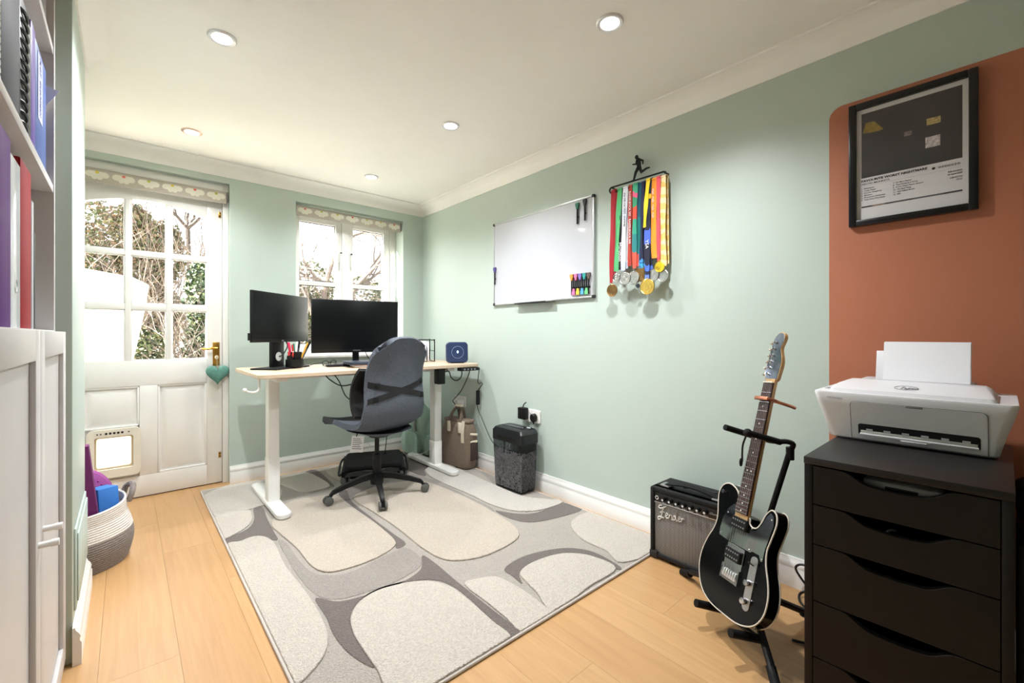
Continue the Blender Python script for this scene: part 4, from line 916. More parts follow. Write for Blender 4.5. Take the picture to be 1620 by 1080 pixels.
def medal(label, top, bot, wpx, m, disc=None, dm=None, dr=.03, layer=0, txt=None, tc_=None, square=False, tsize=.018, tpos=.15, yellow=None):
    X = XR - HX - .008 - layer * .004
    a = at(940 + top[0] / 4.32, 230 + top[1] / 4.32, X=X); c = at(940 + bot[0] / 4.32, 230 + bot[1] / 4.32, X=X)
    t = thing('race_medal', label, 'medal', (X, a.y, 1.797), 0, 'race medals on ribbons')
    z1 = c.z - 1.797; dy = c.y - a.y; w = wpx / 2
    def f(u, v):
        s = (u - .5) * 2; ww = w * (1 - .18 * v) * (1 + .05 * math.sin(6 * v + layer))
        return (-.003 * math.sin(3 * PI * v + layer) * (s) - .004 * math.sin(PI * v), dy * v - s * ww, z1 * v)
    B().grid(f, 3, 26, .0012).build('ribbon', m, t, 70)
    B().tube([(.0, w * .9, .004), (.004, w * .9, .010), (.012, w * .9, .011), (.016, w * .9, .0)], .0012, 5).tube([(.0, -w * .9, .004), (.004, -w * .9, .010), (.012, -w * .9, .011), (.016, -w * .9, .0)], .0012, 5)
    B().grid(lambda u, v: (.012 - .014 * math.cos(PI * v) - .001, (u - .5) * 2 * w, .0 + .012 * math.sin(PI * v)), 2, 8, .001).build('ribbon_fold', m, t, 70)
    B().grid(lambda u, v: (.024 - .02 * v * 0, (u - .5) * 2 * w * .9 + dy * v, z1 * .97 * v), 2, 6, .001).build('ribbon_back', m, t, 70)
    if txt:
        B().text(txt, tsize, T(-.0075, dy * tpos + .35 * tsize * (-1 if dy > 0 else -1) * 0 - tsize * .33, z1 * tpos) @ basis((0, 0, 0), (0, 0, -1), (0, 1, 0), (1, 0, 0)) @ RX(PI) @ T(0, -tsize * .66, 0), .0003).build('lettering', tc_, t)
    if disc:
        q = at(940 + disc[0] / 4.32, 230 + disc[1] / 4.32, X=X - .004); MDc = basis((-.004, q.y - a.y, q.z - 1.797), (0, -1, 0), (0, 0, 1), (-1, 0, 0))
        if square: b = B(); b.prism(rrect(dr * 1.5, dr * 1.9, .004, 3), -.003, .001, M=MDc, bev=.001); d = b.build('disc', dm, t)
        else:
            d = B().lathe([(0, -.003), (dr - .001, -.003), (dr, -.002), (dr, .001), (dr - .002, .002), (dr - .004, .0005), (0, .0005)], 32, M=MDc, cap0=False, cap1=False).build('disc', dm, t)
            rnd = random.Random(len(label)); b = B()
            b.tube([(dr * .62 * math.cos(a_), dr * .62 * math.sin(a_), .001) for a_ in [2 * PI * k / 24 for k in range(24)]], .0008, 5, closed=True)
            b.prism([(dr * (.2 + .3 * (k % 2)) * math.cos(2 * PI * k / 10), dr * (.2 + .3 * (k % 2)) * math.sin(2 * PI * k / 10)) for k in range(10)], 0, .0018)
            b.xform(MDc).build('relief', dm, d)
        B().tube([(.005 * math.cos(a_), dr + .003 + .006 * math.sin(a_), -.001) for a_ in [2 * PI * k / 14 for k in range(14)]], .0012, 5, closed=True).xform(MDc).build('loop', dm, t)
    return t
WT = mat('ribbon_white_print', (240, 240, 240), .7); BT = mat('ribbon_dark_print', (30, 34, 60), .7)
medal('bronze medal on a plain dark red ribbon, leftmost on the hanger', (132, 325), (117, 940), .026, ribmat('rib_red', [(0, (168, 28, 42))]), (122, 990), BRON, .034, 4)
medal('race medal on a green ribbon second from left on the hanger', (176, 290), (150, 860), .030, ribmat('rib_green', [(0, (92, 186, 122)), (.80, (30, 34, 34)), (.84, (235, 238, 235)), (.88, (30, 34, 34)), (.92, (225, 228, 225))]), (152, 905), SILV, .024, 2)
medal('race medal on a black ribbon lettered in white, third from left', (200, 300), (172, 850), .024, ribmat('rib_black', [(0, (24, 24, 28))]), None, None, .02, 1, 'Marathon', WT, tpos=.66, tsize=.026)
medal('silver medal on a white ribbon with blue and black print', (215, 285), (198, 855), .030, ribmat('rib_white', [(0, (228, 230, 236)), (.2, (214, 222, 236)), (.3, (230, 232, 236)), (.7, (200, 212, 234)), (.78, (232, 232, 236))]), (210, 908), SILV, .033, 3, 'the 10k run 2022  challenge', BT, tpos=.06, tsize=.016)
medal('silver medal on a rust red ribbon with white lettering', (249, 272), (241, 825), .022, ribmat('rib_rust', [(0, (176, 62, 46))]), (268, 905), SILV, .034, 2, 'RASSELBOCK 50S   RASSELBOCK 50S', WT, tpos=.06, tsize=.017)
medal('race medal on a multicoloured pink, red and teal ribbon', (282, 272), (276, 840), .028, ribmat('rib_multi', [(0, (70, 170, 130)), (.07, (226, 90, 130)), (.12, (60, 150, 110)), (.2, (232, 80, 60)), (.32, (50, 160, 130)), (.45, (40, 130, 130)), (.62, (236, 90, 70)), (.82, (60, 160, 110)), (.9, (236, 236, 236))]), None, None, .03, 4)
medal('square bronze medal on a teal and sky blue ribbon', (310, 262), (320, 840), .026, ribmat('rib_teal', [(0, (30, 90, 110)), (.3, (20, 120, 120)), (.6, (40, 110, 150)), (.72, (70, 170, 225))]), (312, 885), BRON, .036, 1, square=True)
medal('dark medal on a narrow navy ribbon in the middle of the hanger', (335, 255), (322, 800), .018, ribmat('rib_navy', [(0, (28, 32, 66)), (.70, (70, 150, 220))]), (298, 960), mat('dark_medal', (80, 84, 90), .35, .9), .012, 2)
medal('large gold medal on a navy and blue ribbon', (372, 255), (362, 915), .034, ribmat('rib_navyblue', [(0, (24, 26, 50)), (.12, (220, 190, 40)), (.16, (24, 26, 50)), (.44, (70, 100, 205)), (.56, (26, 28, 50)), (.76, (70, 110, 215)), (.80, (30, 32, 60)), (.84, (96, 130, 220))]), (362, 965), GOLD, .040, 5, 'YSA', WT, tpos=.60, tsize=.026)
medal('race medal on a bright yellow ribbon beside the orange one', (370, 235), (345, 560), .022, ribmat('rib_yellow', [(0, (236, 206, 40))]), None, None, .02, 6)
medal('race medal on a broad orange ribbon hanging in a short loop', (408, 222), (412, 770), .034, ribmat('rib_orange', [(0, (240, 150, 40))]), (405, 885), SILV, .030, 3, 'run  run  run  run', WT, tpos=.12, tsize=.020)
medal('yellow and black medal on a coral red ribbon', (440, 215), (441, 790), .020, ribmat('rib_coral', [(0, (226, 78, 88))]), (446, 830), mat('enamel_yellow', (226, 190, 40), .3, .2, var=.5, vscale=30), .026, 4)
medal('silver medal on a gold checked ribbon, rightmost on the hanger', (470, 218), (476, 825), .032, ribmat('rib_gold', [(i / 22, (232, 196, 110) if i % 2 else (244, 222, 170)) for i in range(0, 22)]), (470, 890), SILV, .030, 2)

# ------------------------------------------------------------------ framed poster
pf = thing('framed_poster', 'black framed dark album poster on the terracotta paint', 'picture', (XR, .2215, 1.4205)); MP = onright(-.0012, 0, 0)
FRB = mat('frame_black', (14, 14, 16), .28, var=.1)
w_, h_ = .331, .449; fw_ = .022
for nm, a in (('frame_side', (-w_ / 2, -w_ / 2 + fw_, 0, h_)), ('frame_side', (w_ / 2 - fw_, w_ / 2, 0, h_)), ('frame_side', (-w_ / 2 + fw_, w_ / 2 - fw_, 0, fw_)), ('frame_side', (-w_ / 2 + fw_, w_ / 2 - fw_, h_ - fw_, h_))):
    B().box(a[0], a[1], a[2], a[3], .002, .026, .003, M=MP).build(nm, FRB, pf)
pr = B().box(-w_ / 2 + .01, w_ / 2 - .01, .01, h_ - .01, .004, .010, M=MP).build('print', mat('poster_paper', (226, 224, 226), .6, var=.01), pf)
ix = w_ / 2 - fw_ - .014
B().box(-ix, ix, .175, h_ - .038, .010, .0104, M=MP).build('dark_picture', mat('poster_dark', (52, 48, 52), .6, var=.25, vscale=14), pr)
B().prism([(-ix + .004, .34), (-ix + .012, .375), (-ix + .036, .374), (-ix + .062, .338), (-ix + .05, .334), (-ix + .03, .336)], .0104, .0107, M=MP).build('mustard_emblem', mat('poster_mustard', (150, 124, 44), .6, var=.3, vscale=80), pr)
b = B().box(.042, .078, .232, .268, .0104, .0107, M=MP).build('pale_patch', mat('poster_pale', (205, 196, 198), .6, var=.45, vscale=120), pr)
B().box(.045, .079, .308, .330, .0104, .0107, M=MP).build('pale_patch', mat('poster_ochre', (190, 170, 110), .6, var=.5, vscale=120), pr)
B().box(-.012, .008, .290, .306, .0104, .0107, M=MP).build('pale_patch', mat('poster_dim', (130, 112, 112), .6, var=.5, vscale=120), pr)
def ptxt(s, size, x, y, al='LEFT', sxx=1.0, bold=.00012): B().text(s, size, MP @ T(x, y, .0104), .0001, al, 0, sxx, bold).build('lettering', DARKTXT, pr)
ptxt('FAVOURITE WORST NIGHTMARE', .0105, -ix, .1605, 'LEFT', 1.12, .0005); ptxt('ARCTIC MONKEYS', .0085, -ix, .1495, 'LEFT', 1.1)
B().box(-ix, ix, .1455, .1459, .0104, .0106, M=MP).build('rule', mat('poster_rule', (150, 150, 152), .6), pr)
for k, s_ in enumerate(('1.  Brianstorm', '2.  Teddy Picker', '3.  D Is For Dangerous', '4.  Balaclava', '5.  Fluorescent Adolescent', '6.  Only Ones Who Know')): ptxt(s_, .0062, -ix, .134 - .0082 * k)
for k, s_ in enumerate(('7.  Do Me a Favour', '8.  This House Is a Circus', '9.  If You Were There, Beware', '10.  The Bad Thing', '11.  Old Yellow Bricks', '12.  505')): ptxt(s_, .0062, -ix + .088, .134 - .0082 * k)
ptxt('RELEASED', .0068, ix, .134, 'RIGHT', 1.1); ptxt('23 April 2007', .0062, ix, .1255, 'RIGHT'); ptxt('LENGTH', .0068, ix, .1135, 'RIGHT', 1.1); ptxt('37:21', .0062, ix, .105, 'RIGHT')
B().prism([(.062 + .0045 * math.cos(a), .1585 + .0045 * math.sin(a)) for a in [2 * PI * k / 16 for k in range(16)]], .0104, .0106, M=MP).build('streaming_mark', DARKTXT, pr)
b = B()
for k in range(16): hh = .0012 + .0028 * abs(math.sin(k * 1.7)); b.box(.072 + .0034 * k, .0738 + .0034 * k, .1585 - hh, .1585 + hh, .0104, .0106, M=MP)
b.build('scan_bars', DARKTXT, pr, kind='stuff')
for k, (x0, x1, c) in enumerate(((-ix, -ix + .032, (48, 46, 50)), (-ix + .032, -ix + .066, (150, 120, 92)), (-ix + .066, -ix + .14, (60, 58, 62)), (-ix + .14, -ix + .215, (92, 96, 104)), (-ix + .215, ix, (44, 42, 46)))):
    B().box(x0, x1, .0665, .0715, .0104, .0106, M=MP).build('colour_bar', mat('bar_%d' % k, c, .6), pr)
B().box(-w_ / 2 + .018, w_ / 2 - .018, .018, h_ - .018, .0150, .0162, M=MP).build('glazing', glass_mat('picture_glass'), pf)
# ------------------------------------------------------------------ guitar amplifier
TOLEX = mat('black_tolex', (16, 16, 18), .6, spec=.35, var=.25, vscale=160, bump=.35, bscale=260)
def grille_mat():
    m = mat('silver_grille', (150, 148, 144), .6, .2, bump=.0)
    t = m.node_tree; bs = t.nodes['Principled BSDF']; tcn = t.nodes.new('ShaderNodeTexCoord')
    wv = t.nodes.new('ShaderNodeTexWave'); wv.wave_type = 'BANDS'; wv.bands_direction = 'Z'; wv.inputs['Scale'].default_value = 55; wv.inputs['Distortion'].default_value = .4
    w2 = t.nodes.new('ShaderNodeTexWave'); w2.bands_direction = 'Y'; w2.inputs['Scale'].default_value = 90
    t.links.new(tcn.outputs['Object'], wv.inputs['Vector']); t.links.new(tcn.outputs['Object'], w2.inputs['Vector'])
    ma = t.nodes.new('ShaderNodeMath'); ma.operation = 'MULTIPLY'; t.links.new(wv.outputs['Fac'], ma.inputs[0]); t.links.new(w2.outputs['Fac'], ma.inputs[1])
    rp = t.nodes.new('ShaderNodeValToRGB'); rp.color_ramp.elements[0].position = .05; rp.color_ramp.elements[0].color = lin((48, 46, 46)); rp.color_ramp.elements[1].position = .6; rp.color_ramp.elements[1].color = lin((198, 194, 188))
    t.links.new(ma.outputs[0], rp.inputs['Fac']); t.links.new(rp.outputs['Color'], bs.inputs['Base Color']); return m
GRILLE = grille_mat()
def amp(label, loc, w, d, h, rz=0.0, logo=None, knobs=7, logosize=.05):
    """front faces local -x, width along y, knob panel under the top edge"""
    t = thing('guitar_amplifier', label, 'amplifier', loc, rz); q = h * .80
    prof = [(0, .012), (.012, .012), (.012, q), (.022, h * .955), (.03, h), (d, h), (d, .012)]
    # cabinet: side profile extruded over the width, front recessed
    B().box(.018, d, -w / 2, w / 2, .012, h, .006).build('cabinet', TOLEX, t)
    for s in (-1, 1): B().box(0, .05, s * (w / 2 - .010) - .010, s * (w / 2 - .010) + .010, .012, h, .007).build('side_cheek', TOLEX, t)
    B().box(0, .05, -w / 2, w / 2, .012, .030, .006).build('front_sill', TOLEX, t); B().box(.004, .05, -w / 2, w / 2, h - .022, h, .006).build('front_lip', TOLEX, t)
    B().box(.010, .019, -w / 2 + .018, w / 2 - .018, .028, q, .001).build('grille_cloth', GRILLE, t)
    cp = B().box(.007, .016, -w / 2 + .018, w / 2 - .018, q, h - .022, .001).build('control_panel', mat('panel_black', (16, 16, 18), .3), t)
    zc = (q + h - .022) / 2
    B().box(.006, .0075, -w / 2 + .02, w / 2 - .02, q - .0015, q + .0015).build('silver_strip', CHROME, cp)
    jk = B(); jk.cyl((.001, w / 2 - .035, zc), (.008, w / 2 - .035, zc), .009, n=16); jk.build('input_jack', CHROME, cp)
    B().cyl((-.0005, w / 2 - .035, zc), (.002, w / 2 - .035, zc), .005, n=12).build('jack_hole', mat('slot_black', (4, 4, 5), .6), cp)
    for k in range(knobs):
        y = w / 2 - .068 - k * (w - .125) / knobs
        kb_ = B().cyl((-.010, y, zc), (.008, y, zc), .0085, .0105, 16).build('knob', BLACK, cp)
        B().cyl((-.0112, y, zc), (-.0098, y, zc), .0048, n=14).build('knob_cap', CHROME, kb_)
        B().box(.0062, .0070, y - .010, y + .010, zc - .018, zc - .0155).build('knob_text', mat('panel_print', (170, 170, 172), .5), cp)
    for s in (-1, 1):
        for z0, z1 in ((.008, .045), (h - .045, h + .003)):
            if z0 < .02: B().box(-.003, .04, s * (w / 2 - .018) - .020, s * (w / 2 - .018) + .020, z0, z0 + .03, .006).build('corner_guard', mat('corner_plastic', (58, 58, 60), .35, .6), t)
        B().box(.03, .08, s * (w * .34) - .022, s * (w * .34) + .022, h, h + .012, .004, M=None).build('handle_end', STEEL, t)
    B().grid(lambda u, v: (.035 + .035 * u, -w * .34 + w * .68 * v, h + .008 + .016 * math.sin(PI * v)), 2, 14, -.006).build('handle', BLACKR, t)
    for x in (.04, d - .03):
        for y in (-w / 2 + .04, w / 2 - .04): B().cyl((x, y, 0), (x, y, .013), .014, n=14).build('rubber_foot', BLACKR, t)
    if logo:
        LW = mat('logo_white', (232, 230, 226), .35); ML_ = basis((.0085, w / 2 - .036, h * .60), (0, -1, 0), (0, 0, 1), (-1, 0, 0)) @ Matrix.Rotation(R(2), 4, 'Z')
        strokes = (([(.022, .052), (.010, .050), (.006, .040), (.020, .040), (.044, .052)], .0032), ([(.030, .046), (.022, .020), (.014, -.004), (.004, -.012), (.0, -.004), (.010, .002), (.03, .0)], .0034), ([(.012, .020), (.024, .026), (.034, .024)], .0026),
                   ([(.036, .008), (.046, .016), (.048, .022), (.042, .024), (.038, .014), (.042, .004), (.052, .006)], .0026), ([(.056, .022), (.054, .004), (.058, .016), (.064, .022), (.068, .018), (.067, .004), (.072, .005)], .0026),
                   ([(.084, .016), (.078, .022), (.073, .012), (.076, .004), (.083, .008), (.088, .026), (.091, .042), (.088, .020), (.089, .004), (.094, .006)], .0026), ([(.096, .010), (.106, .016), (.107, .022), (.101, .023), (.098, .012), (.102, .004), (.110, .006)], .0026), ([(.114, .020), (.113, .004), (.116, .016), (.122, .021), (.126, .018)], .0026))
        for st_, r2 in strokes: B().tube(smooth_path([(x * 1.0, y * 1.05, 0) for x, y in st_], 4), r2 * .85, 6).xform(ML_).build('logo_stroke', LW, t)
        B().text('Champion', .013, basis((.0065, -w / 2 + .075, zc - .004), (0, -1, 0), (0, 0, 1), (-1, 0, 0)), .0003, 'LEFT', .25).build('panel_script', mat('panel_print', (170, 170, 172), .5), cp)
    return t
amp('small black guitar amplifier with silver grille and white script logo behind the guitar', (1.806, .912, 0), .345, .185, .326, 0, 'Fender')
cable('thin black cable lying on top of the small amplifier', [(1.86, .95, .34), (1.88, .90, .345), (1.9, .86, .338), (1.93, .80, .333), (1.96, .76, .330)], .003)
amp('larger black amplifier half hidden to the right of the black drawers', (1.66, -.300, 0), .56, .26, .50, 0, None, 8)
gb = thing('gig_bag', 'black padded bag lying on the amplifier right of the drawers', 'bag', (1.80, -.292, .528), 0)
soft_box(.22, .54, .13, .35, .01).build('body', mat('black_nylon', (18, 18, 19), .8, var=.2, bump=.3), gb, 70); B().tube(smooth_path([(-.08, .10, .12), (-.09, .05, .17), (-.09, -.05, .17), (-.08, -.10, .12)]), .009, 8).build('carry_handle', BLACKR, gb)

# ------------------------------------------------------------------ electric guitar
GO = Vector((1.4733, .6177, .1035)); gr = Vector((-0.50398726, -0.86039781, 0.07558078)); gu = Vector((0.29584782, -0.08975562, 0.95100894)); gn = Vector((-0.8114622, 0.5016568, 0.2997825))
MG_ = basis(GO, gr, gu, gn)
gt = thing('electric_guitar', 'black single-cutaway electric guitar with mirror pickguard on a floor stand', 'guitar', M=MG_)
out_ = [(0, 0), (-.07, .004), (-.125, .030), (-.157, .085), (-.161, .14), (-.145, .195), (-.124, .24), (-.119, .28), (-.132, .33), (-.137, .365), (-.122, .395), (-.09, .406), (-.055, .395), (-.036, .375), (-.029, .355), (-.027, .325), (.027, .322), (.034, .305), (.050, .297), (.068, .303), (.082, .325), (.094, .355), (.112, .373), (.132, .364), (.139, .335), (.130, .285), (.123, .25), (.13, .21), (.15, .165), (.161, .12), (.155, .07), (.125, .028), (.07, .004)]
OUT = [(p.x, p.y) for p in smooth_path([(x, y, 0) for x, y in out_], 4, True)]
GBLK = mat('gloss_black_lacquer', (6, 6, 7), .14, spec=.3, var=.02)
body = B().prism(OUT, -.044, 0).build('body', GBLK, gt, 40)
for z in (-.0012, -.0428): B().tube([(p[0], p[1], z) for p in OUT], .0026, 6, closed=True).build('binding', mat('cream_binding', (216, 208, 194), .4), body)
MIR = mat('mirror_pickguard', (205, 208, 208), .06, 1.0, var=.05, vscale=12)
PGD = [(-.028, .352), (-.050, .345), (-.074, .322), (-.088, .288), (-.092, .250), (-.090, .226), (-.046, .222), (.062, .222), (.070, .228), (.100, .228), (.108, .214), (.116, .214), (.117, .25), (.123, .285), (.131, .33), (.126, .356), (.112, .364), (.099, .348), (.087, .318), (.070, .294), (.050, .288), (.032, .297), (.027, .318), (-.027, .32)]
pgo = B().prism(PGD, 0, .002).build('pickguard', MIR, gt, 40)
for x, y in ((-.07, .31), (-.085, .235), (.055, .228), (.112, .22), (.12, .345), (.05, .294)): B().sphere((x, y, .002), .003, .003, .0012, 10, 6).build('screw', CHROME, pgo)
brp = B().prism(rrect(.080, .118, .004, 3, 0, .160), 0, .0022, bev=.0006).build('bridge_plate', CHROME, gt)
for s in (-1, 1): B().box(s * .040 - .001, s * .040 + .001, .102, .150, 0, .008).build('bridge_wall', CHROME, brp)
for k in range(6): B().box(-.031 + .0105 * k, -.0215 + .0105 * k, .112, .137, .003, .0095, .0012).build('saddle', CHROME, brp)
def pickup(y, par):
    pk = B().prism(rrect(.070, .038, .004, 3, 0, y), .002, .013, bev=.0015).build('pickup', BLACK, par)
    for k in range(6):
        for dy in (-.009, .009): B().cyl((-.026 + .0104 * k, y + dy, .012), (-.026 + .0104 * k, y + dy, .0142), .0030, n=10).build('pole_piece', STEEL, pk)
pickup(.188, gt); pickup(.292, gt)
cpl = B().prism(rrect(.030, .165, .0145, 6, .086, .135), 0, .002, bev=.0006).build('control_plate', STEEL, gt)
for y in (.080, .135): B().lathe([(.0, 0), (.0098, 0), (.0095, .016), (.0085, .0175), (0, .0178)], 22, M=T(.086, y, .002)).build('knob', CHROME, cpl)
B().cyl((.086, .19, .002), (.086, .196, .018), .002, n=8).sphere((.086, .196, .019), .004).build('selector_switch', BLACK, cpl)
NW = mat('maple_neck', (206, 166, 112), .35, var=.06, vscale=10, stretch=(20, 2, 20)); FB = mat('rosewood', (64, 42, 38), .5, var=.25, vscale=60, stretch=(6, 1, 1))
def nw(y): return .0285 - (.0285 - .0212) * (y - .325) / (.785 - .325)
b = B(); rings = []
for y in (.31, .40, .55, .70, .785, .80):
    w2 = nw(min(.785, y)); rings.append([(-w2, y, .007), (-w2, y, .0), (-w2 * .75, y, -.010), (0, y, -.015), (w2 * .75, y, -.010), (w2, y, .0), (w2, y, .007)])
b.loft(rings); b.build('neck', NW, gt, 50)
b = B(); b.loft([[(-nw(y), y, .007), (nw(y), y, .007), (nw(y) * .97, y, .0125), (0, y, .0135), (-nw(y) * .97, y, .0125)] for y in (.325, .45, .6, .785)]); fbo = b.build('fretboard', FB, gt, 50)
for k in range(1, 22):
    y = .785 - .648 * (1 - 2 ** (-k / 12)); B().box(-nw(y), nw(y), y - .0009, y + .0009, .0125, .0146, .0004, 1).build('fret', CHROME, fbo)
for k in (3, 5, 7, 9, 12, 15, 17, 19, 21):
    y = .785 - .648 * (1 - 2 ** (-(k - .5) / 12))
    for x in ((-.009, .009) if k == 12 else (0,)): B().cyl((x, y, .0128), (x, y, .0141), .0026, n=12).build('inlay_dot', mat('pearl', (226, 224, 216), .3), fbo)
B().box(-.0212, .0212, .783, .788, .012, .0165, .0005, 1).build('nut', mat('bone', (232, 226, 208), .4), fbo)
HS = smooth_path([(-.0212, .786, 0), (-.027, .800, 0), (-.036, .815, 0), (-.034, .86, 0), (-.029, .92, 0), (-.026, .945, 0), (-.016, .965, 0), (.0, .974, 0), (.016, .968, 0), (.022, .952, 0), (.019, .935, 0), (.014, .918, 0), (.018, .90, 0), (.028, .875, 0), (.031, .85, 0), (.028, .82, 0), (.0212, .795, 0)], 4, True)
hsp = [(p.x, p.y) for p in HS]
hst = B().prism(hsp, -.010, .003).build('headstock', NW, gt, 40)
B().prism([(x * .94, .88 + (y - .88) * .97) for x, y in hsp], .003, .0042).build('headstock_face', mat('mirror_dark', (150, 165, 190), .08, 1.0, var=.3, vscale=30), hst)
for k in range(6):
    y = .818 + .0235 * k; x = -.022 + .0015 * k
    tn = B().cyl((x, y, .003), (x, y, .014), .0042, n=12).cyl((x, y, .003), (x, y, .006), .0065, n=12).build('tuner_post', CHROME, hst)
    B().cyl((x - .012, y, -.006), (x - .022, y, -.006), .0025, n=8).sphere((x - .028, y, -.006), .007, .005, .008, 12, 8).build('tuner_key', CHROME, tn)
    B().tube([(-.0265 + .0105 * k, .125, .0105), (-.0165 + .0066 * k, .785, .0168), (x + .004, y, .010)], .0006 - .00006 * k, 5).build('string', STEEL, gt)
sp = B().lathe([(0, 0), (.004, 0), (.003, .006), (.007, .010), (.007, .013), (0, .013)], 14, M=T(-.108, .372, -.002)).build('strap_button', CHROME, gt)
jp = B().prism([(.019 * math.cos(a), .010 * math.sin(a)) for a in [2 * PI * k / 24 for k in range(24)]], 0, .003, M=basis((.1235, .0315, -.022), (.62, .78, 0), (0, 0, 1), (.78, -.62, 0)), bev=.0008).build('jack_plate', STEEL, gt)
B().cyl((.125, .029, -.022), (.129, .026, -.022), .006, n=14).build('jack_socket', BLACK, jp)
# capo
cpo = thing('guitar_capo', 'copper coloured capo clamped near the top of the guitar neck', 'capo', M=MG_ @ T(0, .725, 0))
COP = mat('copper_plate', (196, 130, 104), .3, .9, var=.08)
B().box(-.036, .025, -.007, .007, .0165, .026, .003).build('bar', COP, cpo); B().box(-.026, .023, -.005, .005, .0140, .0166, .001).build('pad', BLACKR, cpo)
B().tube(smooth_path([(.024, 0, .020), (.031, 0, .008), (.030, 0, -.014), (.010, 0, -.024), (-.01, 0, -.022)]), .005, 8).build('clamp_arm', COP, cpo)
B().tube(smooth_path([(.028, -.002, -.004), (.040, -.004, -.022), (.052, -.006, -.046), (.056, -.008, -.062)]), .0055, 8).build('lever', COP, cpo)
# stand
gs = thing('guitar_stand', 'black tubular guitar stand holding the electric guitar', 'stand', (1.64, .60, 0))
def gp(a, b_, c): return MG_ @ Vector((a, b_, c)) - Vector((1.64, .60, 0))
W0 = Vector((1.64, .60, 0))
hub = Vector((1.60, .585, .17)) - W0
top = gp(.035, .575, -.095)
B().tube([hub + Vector((0, 0, -.03)), hub.lerp(top, .5)], .0125, 12).build('lower_pole', BLACKM, gs); B().tube([hub.lerp(top, .48), top], .0095, 12).build('upper_pole', BLACKM, gs)
B().tube([top - Vector((0, 0, .03)), top + Vector((0, 0, .012))], .013, 12).build('pole_collar', BLACK, gs)
b = B(); b.tube(smooth_path([top + Vector((0, 0, .0)), gp(.050, .597, -.088), gp(.052, .600, -.060), gp(.046, .592, -.035)]), .0085, 10); b.build('yoke_stem', BLACKM, gs)
B().tube(smooth_path([gp(.046, .592, -.035), gp(0, .588, -.042), gp(-.046, .592, -.035)]), .007, 10).build('yoke_back', BLACKM, gs)
B().tube([gp(-.046, .592, -.035), gp(-.046, .592, .105)], .0105, 12).build('yoke_prong', BLACKR, gs); B().tube([gp(.046, .592, -.04), gp(.046, .590, .085)], .0105, 12).build('yoke_prong', BLACKR, gs)
B().sphere(gp(.046, .590, .088), .014).build('prong_cap', BLACKR, gs)
B().tube(smooth_path([gp(.044, .588, .088), gp(.02, .55, .075), gp(-.005, .52, .05), gp(-.022, .495, .03), gp(-.028, .485, .03)]), .003, 8).build('neck_strap', BLACKR, gs)
B().tube([gp(-.026, .49, .03) + Vector((.008 * math.cos(a), 0, .012 * math.sin(a))) for a in [2 * PI * k / 16 for k in range(16)]], .003, 6, closed=True).build('strap_ring', BLACKR, gs)
B().lathe([(0, -.05), (.026, -.05), (.028, -.03), (.026, .01), (.016, .02), (0, .02)], 20, M=T(*hub)).build('hub', BLACK, gs)
for tip in ((1.395, .435, .012), (1.775, .905, .012), (1.835, .455, .012)):
    tp = Vector(tip) - W0; lg = B().tube([hub + Vector((0, 0, -.02)), hub.lerp(tp, .86) + Vector((0, 0, .006)), tp], .0115, 10).build('leg', BLACKM, gs)
    dr_ = (tp - hub).normalized(); B().tube([tp - dr_ * .05, tp + dr_ * .012], .0145, 12).build('rubber_foot', BLACKR, lg)
cb_ = hub + Vector((-.05, .02, -.085))
B().tube(smooth_path([gp(-.085, -.018, -.07), gp(-.03, -.022, -.075), gp(.03, -.022, -.075), gp(.085, -.018, -.07)]), .009, 10).build('cradle_bar', BLACKM, gs)
B().tube([hub + Vector((0, 0, -.02)), gp(0, -.022, -.072)], .011, 10).build('cradle_arm', BLACKM, gs)
for s in (-1, 1):
    B().tube([gp(s * .085, -.019, -.072), gp(s * .088, -.019, .035)], .013, 12).build('cradle_prong', BLACKR, gs)
cable('black cable coiled on the floor between skirting and drawers', [(1.93, .44, .012), (1.985, .50, .03), (1.99, .55, .09), (1.985, .53, .12), (1.98, .49, .115), (1.98, .47, .07), (1.985, .50, .035), (1.96, .53, .012), (1.9, .50, .006), (1.84, .40, .006), (1.78, .36, .006), (1.70, .40, .006), (1.66, .47, .006)], .0045)
wpg = thing('wall_jack', 'small black round plug on the skirting behind the guitar', 'plug', (XR - .021, .655, .055)); B().lathe([(0, 0), (.012, 0), (.014, .012), (.010, .03), (0, .03)], 16, M=RY(-PI / 2)).build('plug_body', BLACK, wpg); B().tube(smooth_path([(-.028, 0, 0), (-.045, .0, -.01), (-.05, 0, -.047)]), .003, 6).build('lead', CABLE, wpg)

# ------------------------------------------------------------------ black drawer unit
ESP = mat('black_brown_veneer', (21, 17, 15), .5, spec=.3, var=.12, vscale=6, stretch=(8, 2, 30), bump=.05, bscale=60)
ESPT = mat('black_brown_lit_top', (30, 28, 27), .42, spec=.4, var=.1, vscale=6, stretch=(8, 2, 30), bump=.05, bscale=60)  # same veneer, lighter: light falling on the top is put into the colour
al = thing('drawer_unit', 'black-brown drawer unit with scooped drawer fronts under the printer', 'drawers', (1.346, .17, 0)); MA_ = T(-1.346, -.17, 0)
AX0, AX1, AY0, AY1 = 1.346, 1.926, -.013, .353
B().box(AX0 - .002, AX1, AY0 - .001, AY1 + .001, .682, .70, .0012, M=MA_).build('top_panel', ESPT, al)
B().box(AX0, AX1, AY1 - .018, AY1, .02, .682, .001, M=MA_).build('side_panel', ESP, al); B().box(AX0, AX1, AY0, AY0 + .018, .02, .682, .001, M=MA_).build('side_panel', ESP, al)
B().box(AX1 - .012, AX1, AY0 + .018, AY1 - .018, .02, .682, M=MA_).build('back_panel', ESP, al); B().box(AX0 + .01, AX1 - .012, AY0 + .018, AY1 - .018, .02, .04, M=MA_).build('bottom_panel', ESP, al)
